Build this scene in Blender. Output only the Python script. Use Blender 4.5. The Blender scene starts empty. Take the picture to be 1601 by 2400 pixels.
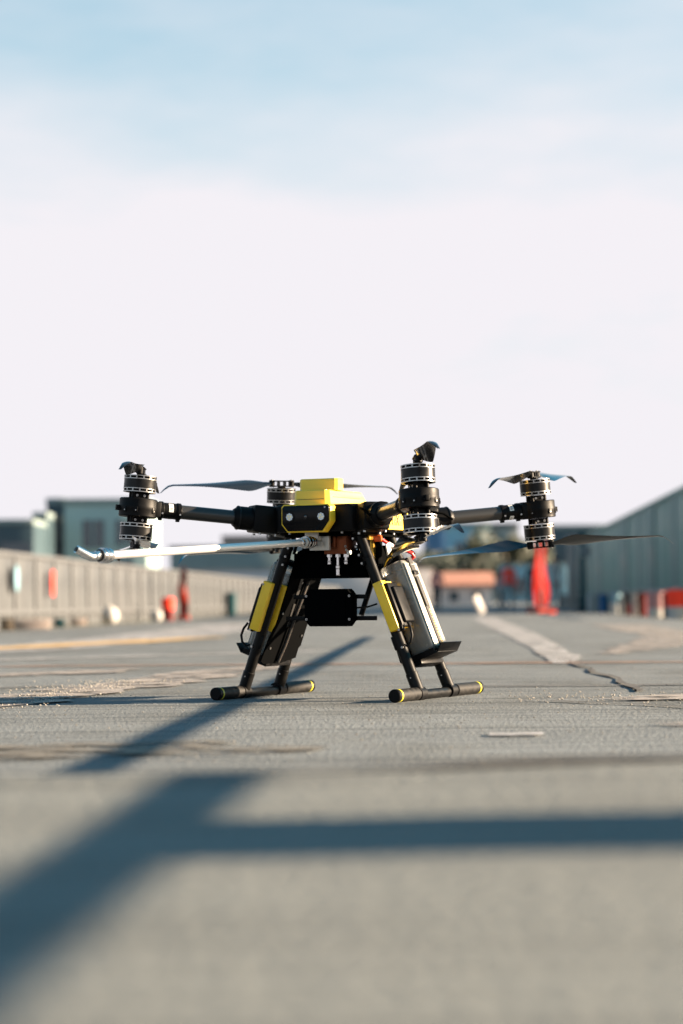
import bpy, bmesh, math, random
from mathutils import Matrix, Vector, noise
R = math.radians
random.seed(7)
sc = bpy.context.scene
col = sc.collection

# ------------------------------------------------------------------ camera
F, D0, H0, HOR, ROLL = 5200.0, 5.4676, .2415, 1402.9, .0097
cam_d = bpy.data.cameras.new('camera')
cam = bpy.data.objects.new('camera', cam_d)
col.objects.link(cam); sc.camera = cam
cam_d.sensor_fit = 'VERTICAL'; cam_d.sensor_height = 36; cam_d.sensor_width = 24
cam_d.lens = 36 * F / 2400
cam_d.clip_start = .05; cam_d.clip_end = 9000
PT = math.atan((HOR - 1200) / F)
up0 = Vector((0, -math.sin(PT), math.cos(PT))); fw = Vector((0, math.cos(PT), math.sin(PT))); ex = Vector((1, 0, 0))
cr = ex * math.cos(ROLL) - up0 * math.sin(ROLL); cu = ex * math.sin(ROLL) + up0 * math.cos(ROLL)
m = Matrix((cr, cu, -fw)).transposed().to_4x4(); m.translation = Vector((0, -D0, H0))
cam.matrix_world = m
cam_d.dof.use_dof = True; cam_d.dof.focus_distance = 5.16; cam_d.dof.aperture_fstop = 3.4

# ------------------------------------------------------------------ sky and sun
SUN_EL, SUN_BACK = R(14.4), R(5.5)            # low sun from the right, slightly behind the drone
sv = Vector((math.cos(SUN_EL) * math.cos(SUN_BACK), math.cos(SUN_EL) * math.sin(SUN_BACK), math.sin(SUN_EL)))
w = bpy.data.worlds.new('World'); sc.world = w; w.use_nodes = True
nt = w.node_tree; nt.nodes.clear(); N = nt.nodes.new; L = nt.links.new
out = N('ShaderNodeOutputWorld'); bg = N('ShaderNodeBackground'); L(bg.outputs[0], out.inputs[0])
sky = N('ShaderNodeTexSky'); sky.sky_type = 'NISHITA'; sky.sun_disc = False
sky.sun_elevation = SUN_EL; sky.sun_rotation = math.atan2(sv.x, sv.y)
sky.air_density = 1.2; sky.dust_density = .6; sky.ozone_density = 2.5
tint = N('ShaderNodeMix'); tint.data_type = 'RGBA'; tint.blend_type = 'MULTIPLY'; tint.inputs[0].default_value = 1
L(sky.outputs[0], tint.inputs[6]); tint.inputs[7].default_value = (.0, .60, .66, 1)
tc = N('ShaderNodeTexCoord'); sep = N('ShaderNodeSeparateXYZ'); L(tc.outputs['Generated'], sep.inputs[0])
mp = N('ShaderNodeMapping'); mp.inputs['Scale'].default_value = (1, 1, 3.2); mp.inputs['Rotation'].default_value = (0, R(-16), 0)
mp.inputs['Location'].default_value = (.35, 0, .1)
L(tc.outputs['Generated'], mp.inputs[0])
nz = N('ShaderNodeTexNoise'); nz.inputs['Scale'].default_value = 4.2; nz.inputs['Detail'].default_value = 7; nz.inputs['Roughness'].default_value = .52
L(mp.outputs[0], nz.inputs[0])
# cloud veil: dense near the horizon, thinning upward, edge broken by noise
mr = N('ShaderNodeMapRange'); mr.interpolation_type = 'SMOOTHSTEP'; mr.inputs[1].default_value = .06; mr.inputs[2].default_value = .48
mr.inputs[3].default_value = 1; mr.inputs[4].default_value = .0
L(sep.outputs[2], mr.inputs[0])
sub = N('ShaderNodeMath'); sub.operation = 'MULTIPLY_ADD'; L(nz.outputs[0], sub.inputs[0]); sub.inputs[1].default_value = 1.05; sub.inputs[2].default_value = -.43
ad = N('ShaderNodeMath'); ad.operation = 'ADD'; ad.use_clamp = True; L(mr.outputs[0], ad.inputs[0]); L(sub.outputs[0], ad.inputs[1])
mx = N('ShaderNodeMix'); mx.data_type = 'RGBA'
L(ad.outputs[0], mx.inputs[0]); L(tint.outputs[2], mx.inputs[6]); mx.inputs[7].default_value = (3.00, 2.90, 3.04, 1)
L(mx.outputs[2], bg.inputs[0]); bg.inputs[1].default_value = .05
sd = bpy.data.lights.new('sun', 'SUN'); sd.energy = 5.0; sd.angle = R(.34); sd.color = (1, .77, .54)
so = bpy.data.objects.new('sun', sd); col.objects.link(so); so.rotation_euler = sv.to_track_quat('Z', 'Y').to_euler(); so.location = sv * 30
sc.view_settings.view_transform = 'Standard'; sc.view_settings.look = 'None'; sc.view_settings.gamma = 1
sc.view_settings.use_curve_mapping = False; sc.view_settings.exposure = 2.6
sc.render.engine = 'CYCLES'; sc.cycles.max_bounces = 8; sc.cycles.use_denoising = True

# ------------------------------------------------------------------ materials
def mat(name, base=(.5, .5, .5), rough=.5, metal=0, coat=0, bump=0, bscale=200, vary=0, vscale=8, trans=0, alpha=1, stretch=(1, 1, 1), coords='Object', spec=.5):
    m = bpy.data.materials.new(name); m.use_nodes = True; t = m.node_tree; b = t.nodes['Principled BSDF']
    b.inputs['Base Color'].default_value = (*base, 1); b.inputs['Roughness'].default_value = rough; b.inputs['Metallic'].default_value = metal
    b.inputs['Coat Weight'].default_value = coat; b.inputs['Coat Roughness'].default_value = .08
    b.inputs['Transmission Weight'].default_value = trans; b.inputs['Alpha'].default_value = alpha
    if spec < .5: f0 = math.sqrt(.08 * spec); b.inputs['IOR'].default_value = (1 + f0) / (1 - f0)
    c = t.nodes.new('ShaderNodeTexCoord'); mpn = t.nodes.new('ShaderNodeMapping'); mpn.inputs['Scale'].default_value = stretch
    t.links.new(c.outputs[coords], mpn.inputs[0])
    if vary:
        n = t.nodes.new('ShaderNodeTexNoise'); n.inputs['Scale'].default_value = vscale; n.inputs['Detail'].default_value = 5
        t.links.new(mpn.outputs[0], n.inputs[0])
        r = t.nodes.new('ShaderNodeMapRange'); r.inputs[1].default_value = .3; r.inputs[2].default_value = .7
        r.inputs[3].default_value = 1 - vary; r.inputs[4].default_value = 1 + vary; t.links.new(n.outputs[0], r.inputs[0])
        mm = t.nodes.new('ShaderNodeMix'); mm.data_type = 'RGBA'; mm.blend_type = 'MULTIPLY'; mm.inputs[0].default_value = 1
        mm.inputs[6].default_value = (*base, 1); t.links.new(r.outputs[0], mm.inputs[7]); t.links.new(mm.outputs[2], b.inputs['Base Color'])
        r2 = t.nodes.new('ShaderNodeMapRange'); r2.inputs[1].default_value = .3; r2.inputs[2].default_value = .7
        r2.inputs[3].default_value = max(.03, rough * .8); r2.inputs[4].default_value = min(1, rough * 1.25)
        t.links.new(n.outputs[0], r2.inputs[0]); t.links.new(r2.outputs[0], b.inputs['Roughness'])
    if bump:
        n = t.nodes.new('ShaderNodeTexNoise'); n.inputs['Scale'].default_value = bscale; n.inputs['Detail'].default_value = 3
        t.links.new(mpn.outputs[0], n.inputs[0])
        bp = t.nodes.new('ShaderNodeBump'); bp.inputs['Strength'].default_value = 1; bp.inputs['Distance'].default_value = bump
        t.links.new(n.outputs[0], bp.inputs['Height']); t.links.new(bp.outputs[0], b.inputs['Normal'])
    return m

M = {}
M['plastic'] = mat('black_plastic', (.0026, .0026, .003), .45, spec=.12, bump=.00012, bscale=900, vary=.3, vscale=30)
M['matte'] = mat('matte_black', (.0010, .0012, .0014), .9, vary=.3, vscale=25, spec=.02)
M['anod'] = mat('black_anodised_metal', (.007, .007, .0075), .32, metal=.2, spec=.25, vary=.25, vscale=60)
M['leg'] = mat('black_leg_tube', (.0035, .0034, .0033), .40, spec=.16, vary=.25, vscale=40, bump=.00006, bscale=1200)
M['gloss'] = mat('glossy_black', (.003, .003, .004), .16, spec=.15)
M['prop'] = mat('glossy_carbon_blade', (.012, .014, .017), .14, coat=.8, bump=.00008, bscale=60)
M['silver'] = mat('brushed_silver', (.36, .355, .35), .30, metal=.95, vary=.08, vscale=80)
M['steel'] = mat('polished_steel', (.66, .65, .65), .17, metal=1, vary=.1, vscale=25, stretch=(1, .1, 1), bump=.00003, bscale=150)
M['lance'] = mat('satin_aluminium_tube', (.74, .72, .71), .48, metal=.85, vary=.06, vscale=60, stretch=(1, .05, 1))
M['alu'] = mat('cast_aluminium', (.60, .60, .58), .42, metal=.6, vary=.1, vscale=60)
M['copper'] = mat('copper_brown_metal', (.20, .06, .025), .36, metal=.75, vary=.35, vscale=30)
M['yellow'] = mat('yellow_plastic', (.93, .58, .025), .42, vary=.04, vscale=20, bump=.00006, bscale=500)
M['yellow_pale'] = mat('yellow_shell', (.90, .60, .06), .40, vary=.04, vscale=20, bump=.00008, bscale=400, stretch=(.2, .2, 6))
M['leg_dusty'] = mat('dusty_black_tube', (.010, .0095, .009), .55, spec=.2, vary=.8, vscale=70, bump=.0001, bscale=900)
M['yellow_ring'] = mat('yellow_ring_tape', (.50, .44, .02), .4)
M['white'] = mat('white_label', (.75, .75, .73), .5)
M['ink'] = mat('black_ink', (.012, .012, .012), .5)
M['paletext'] = mat('pale_gold_print', (.55, .42, .14), .5)
M['red'] = mat('red_cable_sheath', (.62, .012, .008), .3)
M['orange'] = mat('orange_connector', (.70, .11, .01), .4)
M['gold'] = mat('gold_plating', (.75, .45, .08), .25, metal=.9)
M['foil'] = mat('grey_battery_wrap', (.15, .145, .125), .25, metal=.2, vary=.35, vscale=14, bump=.0022, bscale=18, coat=.4)
M['film'] = mat('clear_grey_shrink_film', (.62, .61, .56), .16, trans=.75, bump=.0012, bscale=30)
M['foil_side'] = mat('silver_battery_side', (.34, .325, .29), .35, metal=.2, vary=.15, vscale=40, bump=.0008, bscale=60)
M['strap'] = mat('black_webbing', (.018, .017, .017), .75, bump=.0006, bscale=500, stretch=(1, 1, .3))
M['clear'] = mat('clear_acrylic', (.75, .78, .77), .05, trans=.85)
M['led'] = mat('led_reflector', (.85, .88, .92), .25, metal=.4, bump=.0004, bscale=400)
M['die'] = mat('yellow_led_die', (.85, .66, .30), .4)
M['lens'] = mat('camera_lens', (.004, .004, .006), .03, coat=1)

def carbon():
    m = bpy.data.materials.new('carbon_weave'); m.use_nodes = True; t = m.node_tree; b = t.nodes['Principled BSDF']
    n = t.nodes.new; l = t.links.new
    c = n('ShaderNodeTexCoord'); s = n('ShaderNodeSeparateXYZ'); l(c.outputs['Object'], s.inputs[0])
    a = n('ShaderNodeMath'); a.operation = 'ARCTAN2'; l(s.outputs[1], a.inputs[0]); l(s.outputs[2], a.inputs[1])
    ar = n('ShaderNodeMath'); ar.operation = 'MULTIPLY'; l(a.outputs[0], ar.inputs[0]); ar.inputs[1].default_value = .017
    def wave(k1, k2):
        q = n('ShaderNodeMath'); q.operation = 'MULTIPLY'; l(s.outputs[0], q.inputs[0]); q.inputs[1].default_value = k1
        p = n('ShaderNodeMath'); p.operation = 'MULTIPLY_ADD'; l(ar.outputs[0], p.inputs[0]); p.inputs[1].default_value = k2; l(q.outputs[0], p.inputs[2])
        si = n('ShaderNodeMath'); si.operation = 'SINE'; l(p.outputs[0], si.inputs[0]); return si
    w1 = wave(900, 900); w2 = wave(450, -450)
    mm = n('ShaderNodeMath'); mm.operation = 'MULTIPLY_ADD'; l(w2.outputs[0], mm.inputs[0]); mm.inputs[1].default_value = .35; l(w1.outputs[0], mm.inputs[2])
    r = n('ShaderNodeMapRange'); r.inputs[1].default_value = -.6; r.inputs[2].default_value = .6; l(mm.outputs[0], r.inputs[0])
    cr_ = n('ShaderNodeMix'); cr_.data_type = 'RGBA'; l(r.outputs[0], cr_.inputs[0])
    cr_.inputs[6].default_value = (.006, .006, .007, 1); cr_.inputs[7].default_value = (.06, .058, .055, 1); l(cr_.outputs[2], b.inputs['Base Color'])
    rr = n('ShaderNodeMapRange'); rr.inputs[3].default_value = .5; rr.inputs[4].default_value = .22; l(r.outputs[0], rr.inputs[0]); l(rr.outputs[0], b.inputs['Roughness'])
    b.inputs['Metallic'].default_value = .4; b.inputs['Coat Weight'].default_value = .25; b.inputs['Coat Roughness'].default_value = .2
    return m
M['carbon'] = carbon()

def weave_mesh():
    m = bpy.data.materials.new('braided_sleeve'); m.use_nodes = True; t = m.node_tree; b = t.nodes['Principled BSDF']
    n = t.nodes.new; l = t.links.new
    c = n('ShaderNodeTexCoord'); v = n('ShaderNodeTexVoronoi'); v.inputs['Scale'].default_value = 330; l(c.outputs['Object'], v.inputs[0])
    r = n('ShaderNodeMapRange'); r.inputs[1].default_value = .18; r.inputs[2].default_value = .36; r.inputs[3].default_value = 1; r.inputs[4].default_value = 0; l(v.outputs['Distance'], r.inputs[0])
    x = n('ShaderNodeMix'); x.data_type = 'RGBA'; l(r.outputs[0], x.inputs[0]); x.inputs[6].default_value = (.003, .003, .003, 1); x.inputs[7].default_value = (.08, .05, .035, 1)
    l(x.outputs[2], b.inputs['Base Color']); b.inputs['Roughness'].default_value = .5
    return m
M['braid'] = weave_mesh()

# ------------------------------------------------------------------ mesh helpers
class MB:
    """collects shapes in one bmesh; material slots by key"""
    def __init__(s): s.bm = bmesh.new(); s.mats = []
    def mi(s, k):
        if k not in s.mats: s.mats.append(k)
        return s.mats.index(k)
    def _fin(s, verts, mtx, k, faces=None):
        if mtx is not None: bmesh.ops.transform(s.bm, matrix=mtx, verts=verts)
        fs = faces if faces is not None else {f for v in verts for f in v.link_faces}
        i = s.mi(k)
        for f in fs: f.material_index = i
    def box(s, c, d, k, rot=None, bev=0, mtx=None, seg=2):
        g = bmesh.ops.create_cube(s.bm, size=1); vs = g['verts']
        bmesh.ops.scale(s.bm, vec=Vector(d), verts=vs)
        if bev:
            es = list({e for v in vs for e in v.link_edges})
            g2 = bmesh.ops.bevel(s.bm, geom=es, offset=bev, segments=seg, affect='EDGES', profile=.5)
            vs = list({v for f in g2['faces'] for v in f.verts} | {v for v in vs if v.is_valid})
            allv = set(vs); stack = list(vs)
            while stack:
                v = stack.pop()
                for e in v.link_edges:
                    o = e.other_vert(v)
                    if o not in allv: allv.add(o); stack.append(o)
            vs = list(allv)
        mt = Matrix.Translation(Vector(c))
        if rot is not None: mt = mt @ (rot if isinstance(rot, Matrix) else Matrix.Rotation(rot, 4, 'Z')).to_4x4()
        if mtx is not None: mt = mtx @ mt
        s._fin(vs, mt, k); return s
    def lathe(s, prof, k, mtx=None, n=32, a0=0, a1=2 * math.pi):
        """prof: list of (r, z) from bottom to top, axis Z"""
        bm = s.bm; rings = []; full = abs(a1 - a0 - 2 * math.pi) < 1e-6
        cnt = n if full else n + 1
        for r, z in prof:
            if r < 1e-6: rings.append([bm.verts.new((0, 0, z))])
            else: rings.append([bm.verts.new((r * math.cos(a0 + (a1 - a0) * i / n), r * math.sin(a0 + (a1 - a0) * i / n), z)) for i in range(cnt)])
        fs = []
        for a, b in zip(rings, rings[1:]):
            for i in range(n):
                j = (i + 1) % cnt
                va = [a[0]] if len(a) == 1 else [a[i], a[j]]
                vb = [b[0]] if len(b) == 1 else [b[j], b[i]]
                if len(va) + len(vb) >= 3: fs.append(bm.faces.new(va + vb))
        vs = [v for r in rings for v in r]
        s._fin(vs, mtx, k, fs); return s
    def cyl(s, p, q, r, k, r2=None, n=24, mtx=None, cap=True, bev=0):
        p = Vector(p); q = Vector(q); d = q - p; ln = d.length
        if r2 is None: r2 = r
        prof = [(0, 0)] if cap else []
        if bev: prof += [(r - bev, 0), (r, bev), (r2, ln - bev), (r2 - bev, ln)]
        else: prof += [(r, 0), (r2, ln)]
        if cap: prof += [(0, ln)]
        mt = Matrix.Translation(p) @ d.to_track_quat('Z', 'Y').to_matrix().to_4x4()
        if mtx is not None: mt = mtx @ mt
        return s.lathe(prof, k, mt, n)
    def tube(s, pts, r, k, n=10, mtx=None, rf=None, close=True):
        """swept round tube along a polyline"""
        bm = s.bm; pts = [Vector(p) for p in pts]; rings = []
        up = Vector((0, 0, 1))
        for i, p in enumerate(pts):
            a = pts[max(0, i - 1)]; b = pts[min(len(pts) - 1, i + 1)]; t = (b - a).normalized()
            if abs(t.dot(up)) > .95: up = Vector((0, 1, 0))
            u = t.cross(up).normalized(); v = u.cross(t).normalized(); up = v
            rr = r if rf is None else r * rf(i / (len(pts) - 1))
            rings.append([bm.verts.new(p + (u * math.cos(6.28318 * j / n) + v * math.sin(6.28318 * j / n)) * rr) for j in range(n)])
        fs = []
        for a, b in zip(rings, rings[1:]):
            for j in range(n): fs.append(bm.faces.new((a[j], a[(j + 1) % n], b[(j + 1) % n], b[j])))
        if close:
            fs.append(bm.faces.new(rings[0][::-1])); fs.append(bm.faces.new(rings[-1]))
        s._fin([v for q in rings for v in q], mtx, k, fs); return s
    def prism(s, poly, t0, t1, k, mtx=None, bev=0):
        """poly in XY, extruded z t0..t1"""
        bm = s.bm
        a = [bm.verts.new((x, y, t0)) for x, y in poly]; b = [bm.verts.new((x, y, t1)) for x, y in poly]
        n = len(poly); fs = [bm.faces.new(a[::-1]), bm.faces.new(b)]
        for i in range(n): fs.append(bm.faces.new((a[i], a[(i + 1) % n], b[(i + 1) % n], b[i])))
        vs = a + b
        if bev:
            es = list({e for f in fs for e in f.edges})
            g = bmesh.ops.bevel(bm, geom=es, offset=bev, segments=2, affect='EDGES', profile=.5)
            allv = set(v for f in g['faces'] for v in f.verts); stack = list(allv)
            while stack:
                v = stack.pop()
                for e in v.link_edges:
                    o = e.other_vert(v)
                    if o not in allv: allv.add(o); stack.append(o)
            vs = list(allv)
            s._fin(vs, mtx, k)
        else: s._fin(vs, mtx, k, fs)
        return s
    def mesh(s, name, smooth=35):
        bmesh.ops.recalc_face_normals(s.bm, faces=s.bm.faces)
        me = bpy.data.meshes.new(name); s.bm.to_mesh(me); s.bm.free()
        for k in s.mats: me.materials.append(M[k] if isinstance(k, str) else k)
        if smooth:
            me.shade_smooth(); me.set_sharp_from_angle(angle=R(smooth))
        return me
    def obj(s, name, parent=None, mtx=None, smooth=35):
        return link(name, s.mesh(name, smooth), parent, mtx)

def link(name, me, parent=None, mtx=None):
    o = bpy.data.objects.new(name, me); col.objects.link(o)
    if parent is not None: o.parent = parent
    if mtx is not None: o.matrix_local = mtx
    return o
def tag(o, label=None, cat=None, group=None, kind=None):
    if label: o['label'] = label
    if cat: o['category'] = cat
    if group: o['group'] = group
    if kind: o['kind'] = kind
    return o
def empty(name, loc=(0, 0, 0), rz=0):
    o = bpy.data.objects.new(name, None); col.objects.link(o); o.location = loc; o.rotation_euler.z = rz; o.empty_display_size = .1
    return o
def T(x, y, z): return Matrix.Translation((x, y, z))
def RX(a): return Matrix.Rotation(a, 4, 'X')
def RY(a): return Matrix.Rotation(a, 4, 'Y')
def RZ(a): return Matrix.Rotation(a, 4, 'Z')

# ------------------------------------------------------------------ ground
ROAD = .054                                       # road direction leans right of +Y
def smooth(t): t = max(0, min(1, t)); return t * t * (3 - 2 * t)
def gz(x, y):
    z = -.2 * (1 - math.exp(-max(0, y - 2) / 45))
    lat = abs(x - ROAD * (y + D0)) - 1.4
    z -= min(.1, .013 * max(0, lat)) * smooth((y - 2) / 15)
    d = max(abs(x), 0)
    n = noise.noise(Vector((x * 1.3, y * .8, 0))) * .004 + noise.noise(Vector((x * 5, y * 3, 3))) * .0016
    near = smooth((abs(y) + abs(x) * .6 - .75) / .9)
    return z + (n - .002) * near * smooth((60 - y) / 40)

def edge_y(x):                                    # far edge of the raised slab
    return -3.37 + .12 * smooth((x + .15) / .5) + .05 * x + .012 * noise.noise(Vector((x * 9, 0, 0)))
def graded(a, b, fine0, fine1, step, grow):
    v = []; x = fine0
    while x < fine1: v.append(x); x += step
    v.append(fine1); s = step; x = fine1
    while x < b: s *= grow; x += s; v.append(min(x, b))
    s = step; x = fine0; pre = []
    while x > a: s *= grow; x -= s; pre.append(max(x, a))
    return pre[::-1] + v
def grid_mesh(name, xs, ys, zf, material):
    vs = [(x, y, zf(x, y)) for y in ys for x in xs]; nx = len(xs)
    fs = [(j * nx + i, j * nx + i + 1, (j + 1) * nx + i + 1, (j + 1) * nx + i) for j in range(len(ys) - 1) for i in range(nx - 1)]
    me = bpy.data.meshes.new(name); me.from_pydata(vs, [], fs); me.materials.append(material); me.shade_smooth()
    return link(name, me)

def ground_mat(name, base, dark, streak, agg, big, groove, relief):
    m = bpy.data.materials.new(name); m.use_nodes = True; t = m.node_tree; b = t.nodes['Principled BSDF']
    n = t.nodes.new; l = t.links.new
    c = n('ShaderNodeTexCoord')
    def noi(scale, det, st=(1, 1, 1), rough=.5):
        p = n('ShaderNodeMapping'); p.inputs['Scale'].default_value = st; l(c.outputs['Object'], p.inputs[0])
        q = n('ShaderNodeTexNoise'); q.inputs['Scale'].default_value = scale; q.inputs['Detail'].default_value = det; q.inputs['Roughness'].default_value = rough
        l(p.outputs[0], q.inputs[0]); return q.outputs[0]
    def rng(x, a, bb, lo, hi):
        r = n('ShaderNodeMapRange'); r.inputs[1].default_value = a; r.inputs[2].default_value = bb; r.inputs[3].default_value = lo; r.inputs[4].default_value = hi
        l(x, r.inputs[0]); return r.outputs[0]
    def mul(x, y):
        r = n('ShaderNodeMath'); r.operation = 'MULTIPLY'; l(x, r.inputs[0])
        if isinstance(y, float): r.inputs[1].default_value = y
        else: l(y, r.inputs[1])
        return r.outputs[0]
    def add(x, y):
        r = n('ShaderNodeMath'); r.operation = 'ADD'; l(x, r.inputs[0]); l(y, r.inputs[1]); return r.outputs[0]
    large = noi(.55, 5, (1, .5, 1)); mid = noi(4, 5); fine = noi(agg, 3, rough=.7); st = noi(11, 3, (.12, 5, 1))
    blot = noi(1.7, 6, (1, .6, 1), .6)
    f = mul(rng(large, .3, .7, 1 - big, 1 + big), rng(mid, .3, .7, 1 - .07 * relief, 1 + .07 * relief))
    f = mul(f, rng(fine, .3, .7, .5, 1.5)); f = mul(f, rng(st, .3, .7, 1 - streak, 1 + streak))
    s2 = n('ShaderNodeMath'); s2.operation = 'SUBTRACT'; l(noi(5, 3, (.015, 2.4, 1), .55), s2.inputs[0]); s2.inputs[1].default_value = .5
    s3 = n('ShaderNodeMath'); s3.operation = 'ABSOLUTE'; l(s2.outputs[0], s3.inputs[0])
    lines = rng(s3.outputs[0], .0, .017, 0, 1); f = mul(f, rng(lines, 0, 1, 1 - groove, 1))
    x = n('ShaderNodeMix'); x.data_type = 'RGBA'; l(rng(blot, .48, .66, 0, .75), x.inputs[0])
    x.inputs[6].default_value = (*base, 1); x.inputs[7].default_value = (*dark, 1)
    y = n('ShaderNodeMix'); y.data_type = 'RGBA'; y.blend_type = 'MULTIPLY'; y.inputs[0].default_value = 1
    l(x.outputs[2], y.inputs[6]); l(f, y.inputs[7]); l(y.outputs[2], b.inputs['Base Color'])
    b.inputs['Roughness'].default_value = .82; b.inputs['Specular IOR Level'].default_value = .25
    vo = n('ShaderNodeTexVoronoi'); vo.inputs['Scale'].default_value = agg * .55; l(c.outputs['Object'], vo.inputs[0])
    h = add(mul(fine, .0030), mul(vo.outputs['Distance'], .0040)); h = add(h, mul(st, .0065 * (streak * 8)))
    h = add(h, mul(noi(55, 4, (.5, 1, 1), .7), .0022)); h = add(h, mul(lines, .004))
    h = add(h, mul(mid, .004 * relief))
    bp = n('ShaderNodeBump'); bp.inputs['Strength'].default_value = .55; bp.inputs['Distance'].default_value = 1
    l(h, bp.inputs['Height']); l(bp.outputs[0], b.inputs['Normal'])
    return m
M['asphalt'] = ground_mat('worn_tarmac', (.136, .150, .157), (.086, .090, .087), .12, 230, .17, .62, 1)
M['slab'] = ground_mat('concrete_slab', (.149, .158, .153), (.124, .131, .127), .22, 150, .05, .6, .25)

xs = graded(-2500, 2500, -1.6, 1.8, .03, 1.22); ys = graded(-40, 6000, -3.8, 4.5, .035, 1.12)
g = grid_mesh('ground', xs, ys, gz, M['asphalt']); tag(g, kind='structure', label='worn grey tarmac apron stretching to the horizon')

SLAB_Z = .080
xs = graded(-12, 3.0, -.9, .9, .03, 1.3)
mb = MB(); bm = mb.bm
rows = []
for k, dy in enumerate([0, .004, .012] + [.05 * 1.09 ** i * (i + 1) for i in range(28)]):
    row = []
    for x in xs:
        z = SLAB_Z - (.008 if k == 0 else .002 if k == 1 else 0)
        row.append(bm.verts.new((x, edge_y(x) - dy, z + .0012 * noise.noise(Vector((x * 6, dy * 5, 9))))))
    rows.append(row)
low = [bm.verts.new((x, edge_y(x) + .004, -.05)) for x in xs]
fs = []
for a, b in zip([low] + rows, rows):
    for i in range(len(xs) - 1): fs.append(bm.faces.new((a[i], a[i + 1], b[i + 1], b[i])))
mb._fin([], None, 'slab', fs)
o = mb.obj('concrete_slab', smooth=60); tag(o, kind='structure', label='raised pale concrete slab in the foreground')

# painted markings, laid 4 mm above the ground
def marking_mat(name, base, worn=.5):
    m = mat(name, base, .75, vary=.12, vscale=9)
    t = m.node_tree; b = t.nodes['Principled BSDF']; n = t.nodes.new; l = t.links.new
    c = n('ShaderNodeTexCoord'); q = n('ShaderNodeTexNoise'); q.inputs['Scale'].default_value = 7; q.inputs['Detail'].default_value = 8; q.inputs['Roughness'].default_value = .7
    l(c.outputs['Object'], q.inputs[0])
    r = n('ShaderNodeMapRange'); r.inputs[1].default_value = worn - .08; r.inputs[2].default_value = worn + .08; l(q.outputs[0], r.inputs[0])
    l(r.outputs[0], b.inputs['Alpha']); return m
M['mark_white'] = marking_mat('worn_white_paint', (.30, .295, .30), .455)
M['mark_yellow'] = marking_mat('worn_yellow_paint', (.50, .31, .10), .42)
M['mark_pale'] = marking_mat('pale_dust_patch', (.235, .21, .192), .47)
M['rust'] = mat('rusty_joint_filler', (.22, .11, .06), .8, vary=.3, vscale=12)
M['crack_and_shade'] = mat('dark_crack_and_shade', (.035, .032, .03), .9, vary=.3, vscale=20)  # for real cracks, and for thin shadow lines painted dark
def strip(name, pts, material, label, lift=.004, jag=0.0, sub=14, zf=None):
    zf = zf or gz
    """pts: list of (x, y, halfwidth) polyline on the ground"""
    mb = MB(); bm = mb.bm; L_ = []; 
    for (x0, y0, w0), (x1, y1, w1) in zip(pts, pts[1:]):
        n = max(2, min(sub * 6, int(math.hypot(x1 - x0, y1 - y0) / .12)))
        for i in range(n): t = i / n; L_.append((x0 + (x1 - x0) * t, y0 + (y1 - y0) * t, w0 + (w1 - w0) * t))
    L_.append(pts[-1]); rows = []
    for i, (x, y, hw) in enumerate(L_):
        a = L_[max(0, i - 1)]; b = L_[min(len(L_) - 1, i + 1)]; d = Vector((b[0] - a[0], b[1] - a[1])); d.normalize(); nx, ny = -d.y, d.x
        row = []
        for s in (-1, -.5, 0, .5, 1):
            j = jag * noise.noise(Vector((x * 7, y * 7, s * 5))) * (1 if abs(s) == 1 else .5)
            px, py = x + nx * (hw * s + j), y + ny * (hw * s + j)
            row.append(bm.verts.new((px, py, zf(px, py) + lift)))
        rows.append(row)
    fs = [bm.faces.new((a[i], a[i + 1], b[i + 1], b[i])) for a, b in zip(rows, rows[1:]) for i in range(4)]
    mb._fin([], None, material, fs)
    o = mb.obj(name, smooth=60); tag(o, kind='structure', label=label); return o
strip('painted_line', [(.80, 2.6, .03), (.88, 3.4, .07), (1.02, 5.6, .08), (1.37, 12, .12), (2.35, 32, .20)], 'mark_white', 'worn white painted line running away to the right of the drone', jag=.05)
strip('painted_line', [(1.15, 4.2, .05), (1.6, 6.0, .16), (2.3, 9.5, .25), (2.9, 18, .3)], 'mark_pale', 'second worn white line near the right barrier', jag=.12)
strip('painted_line', [(-2.9, 4.9, .38), (-1.95, 6.6, .42), (-1.65, 9.0, .45), (-1.5, 14, .5), (-1.4, 26, .6)], 'mark_white', 'broad worn white line curving on the left', lift=.004, jag=.1)
strip('painted_line', [(-2.6, 6.3, .22), (-1.85, 7.6, .22), (-1.45, 9.3, .25), (-1.0, 11, .15)], 'mark_yellow', 'faded yellow line inside the white one on the left', lift=.008, jag=.08)
strip('painted_line', [(-2.6, 3.2, .10), (-1.4, 4.1, .12), (-.6, 4.9, .10), (-.1, 5.6, .1)], 'mark_white', 'thin worn white line ahead of the yellow line on the left', jag=.06)
strip('dusty_patch', [(-1.3, 1.7, .10), (-.9, 2.1, .13), (-.75, 2.5, .05)], 'mark_pale', 'dusty pale patch left of the drone', jag=.08)
strip('dusty_patch', [(-1.0, -.75, .10), (-.80, -.1, .13), (-.68, .5, .11), (-.56, 1.1, .13), (-.42, 2.0, .14), (-.2, 2.8, .09)], 'mark_pale', 'winding pale crumbled patch beside the left skid', jag=.10)
strip('dusty_patch', [(.255, -1.565, .035), (.35, -1.57, .045)], 'mark_white', 'small white paint fleck in front of the right skid', jag=.02)
strip('dusty_patch', [(.60, -.35, .05), (.8, -.25, .12), (1.1, -.1, .2)], 'mark_pale', 'pale crumbled patch at the right edge', jag=.06)
strip('dusty_patch', [(.60, -1.35, .06), (.8, -1.3, .1)], 'mark_pale', 'pale spalled spot at the right edge near the slab', jag=.05)
strip('expansion_joint', [(-1.9, 2.95, .035), (-.2, 2.87, .05), (.45, 2.76, .05), (1.4, 2.55, .04), (2.2, 2.4, .04)], 'rust', 'rust brown joint line crossing the tarmac behind the drone', jag=.03)
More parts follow.
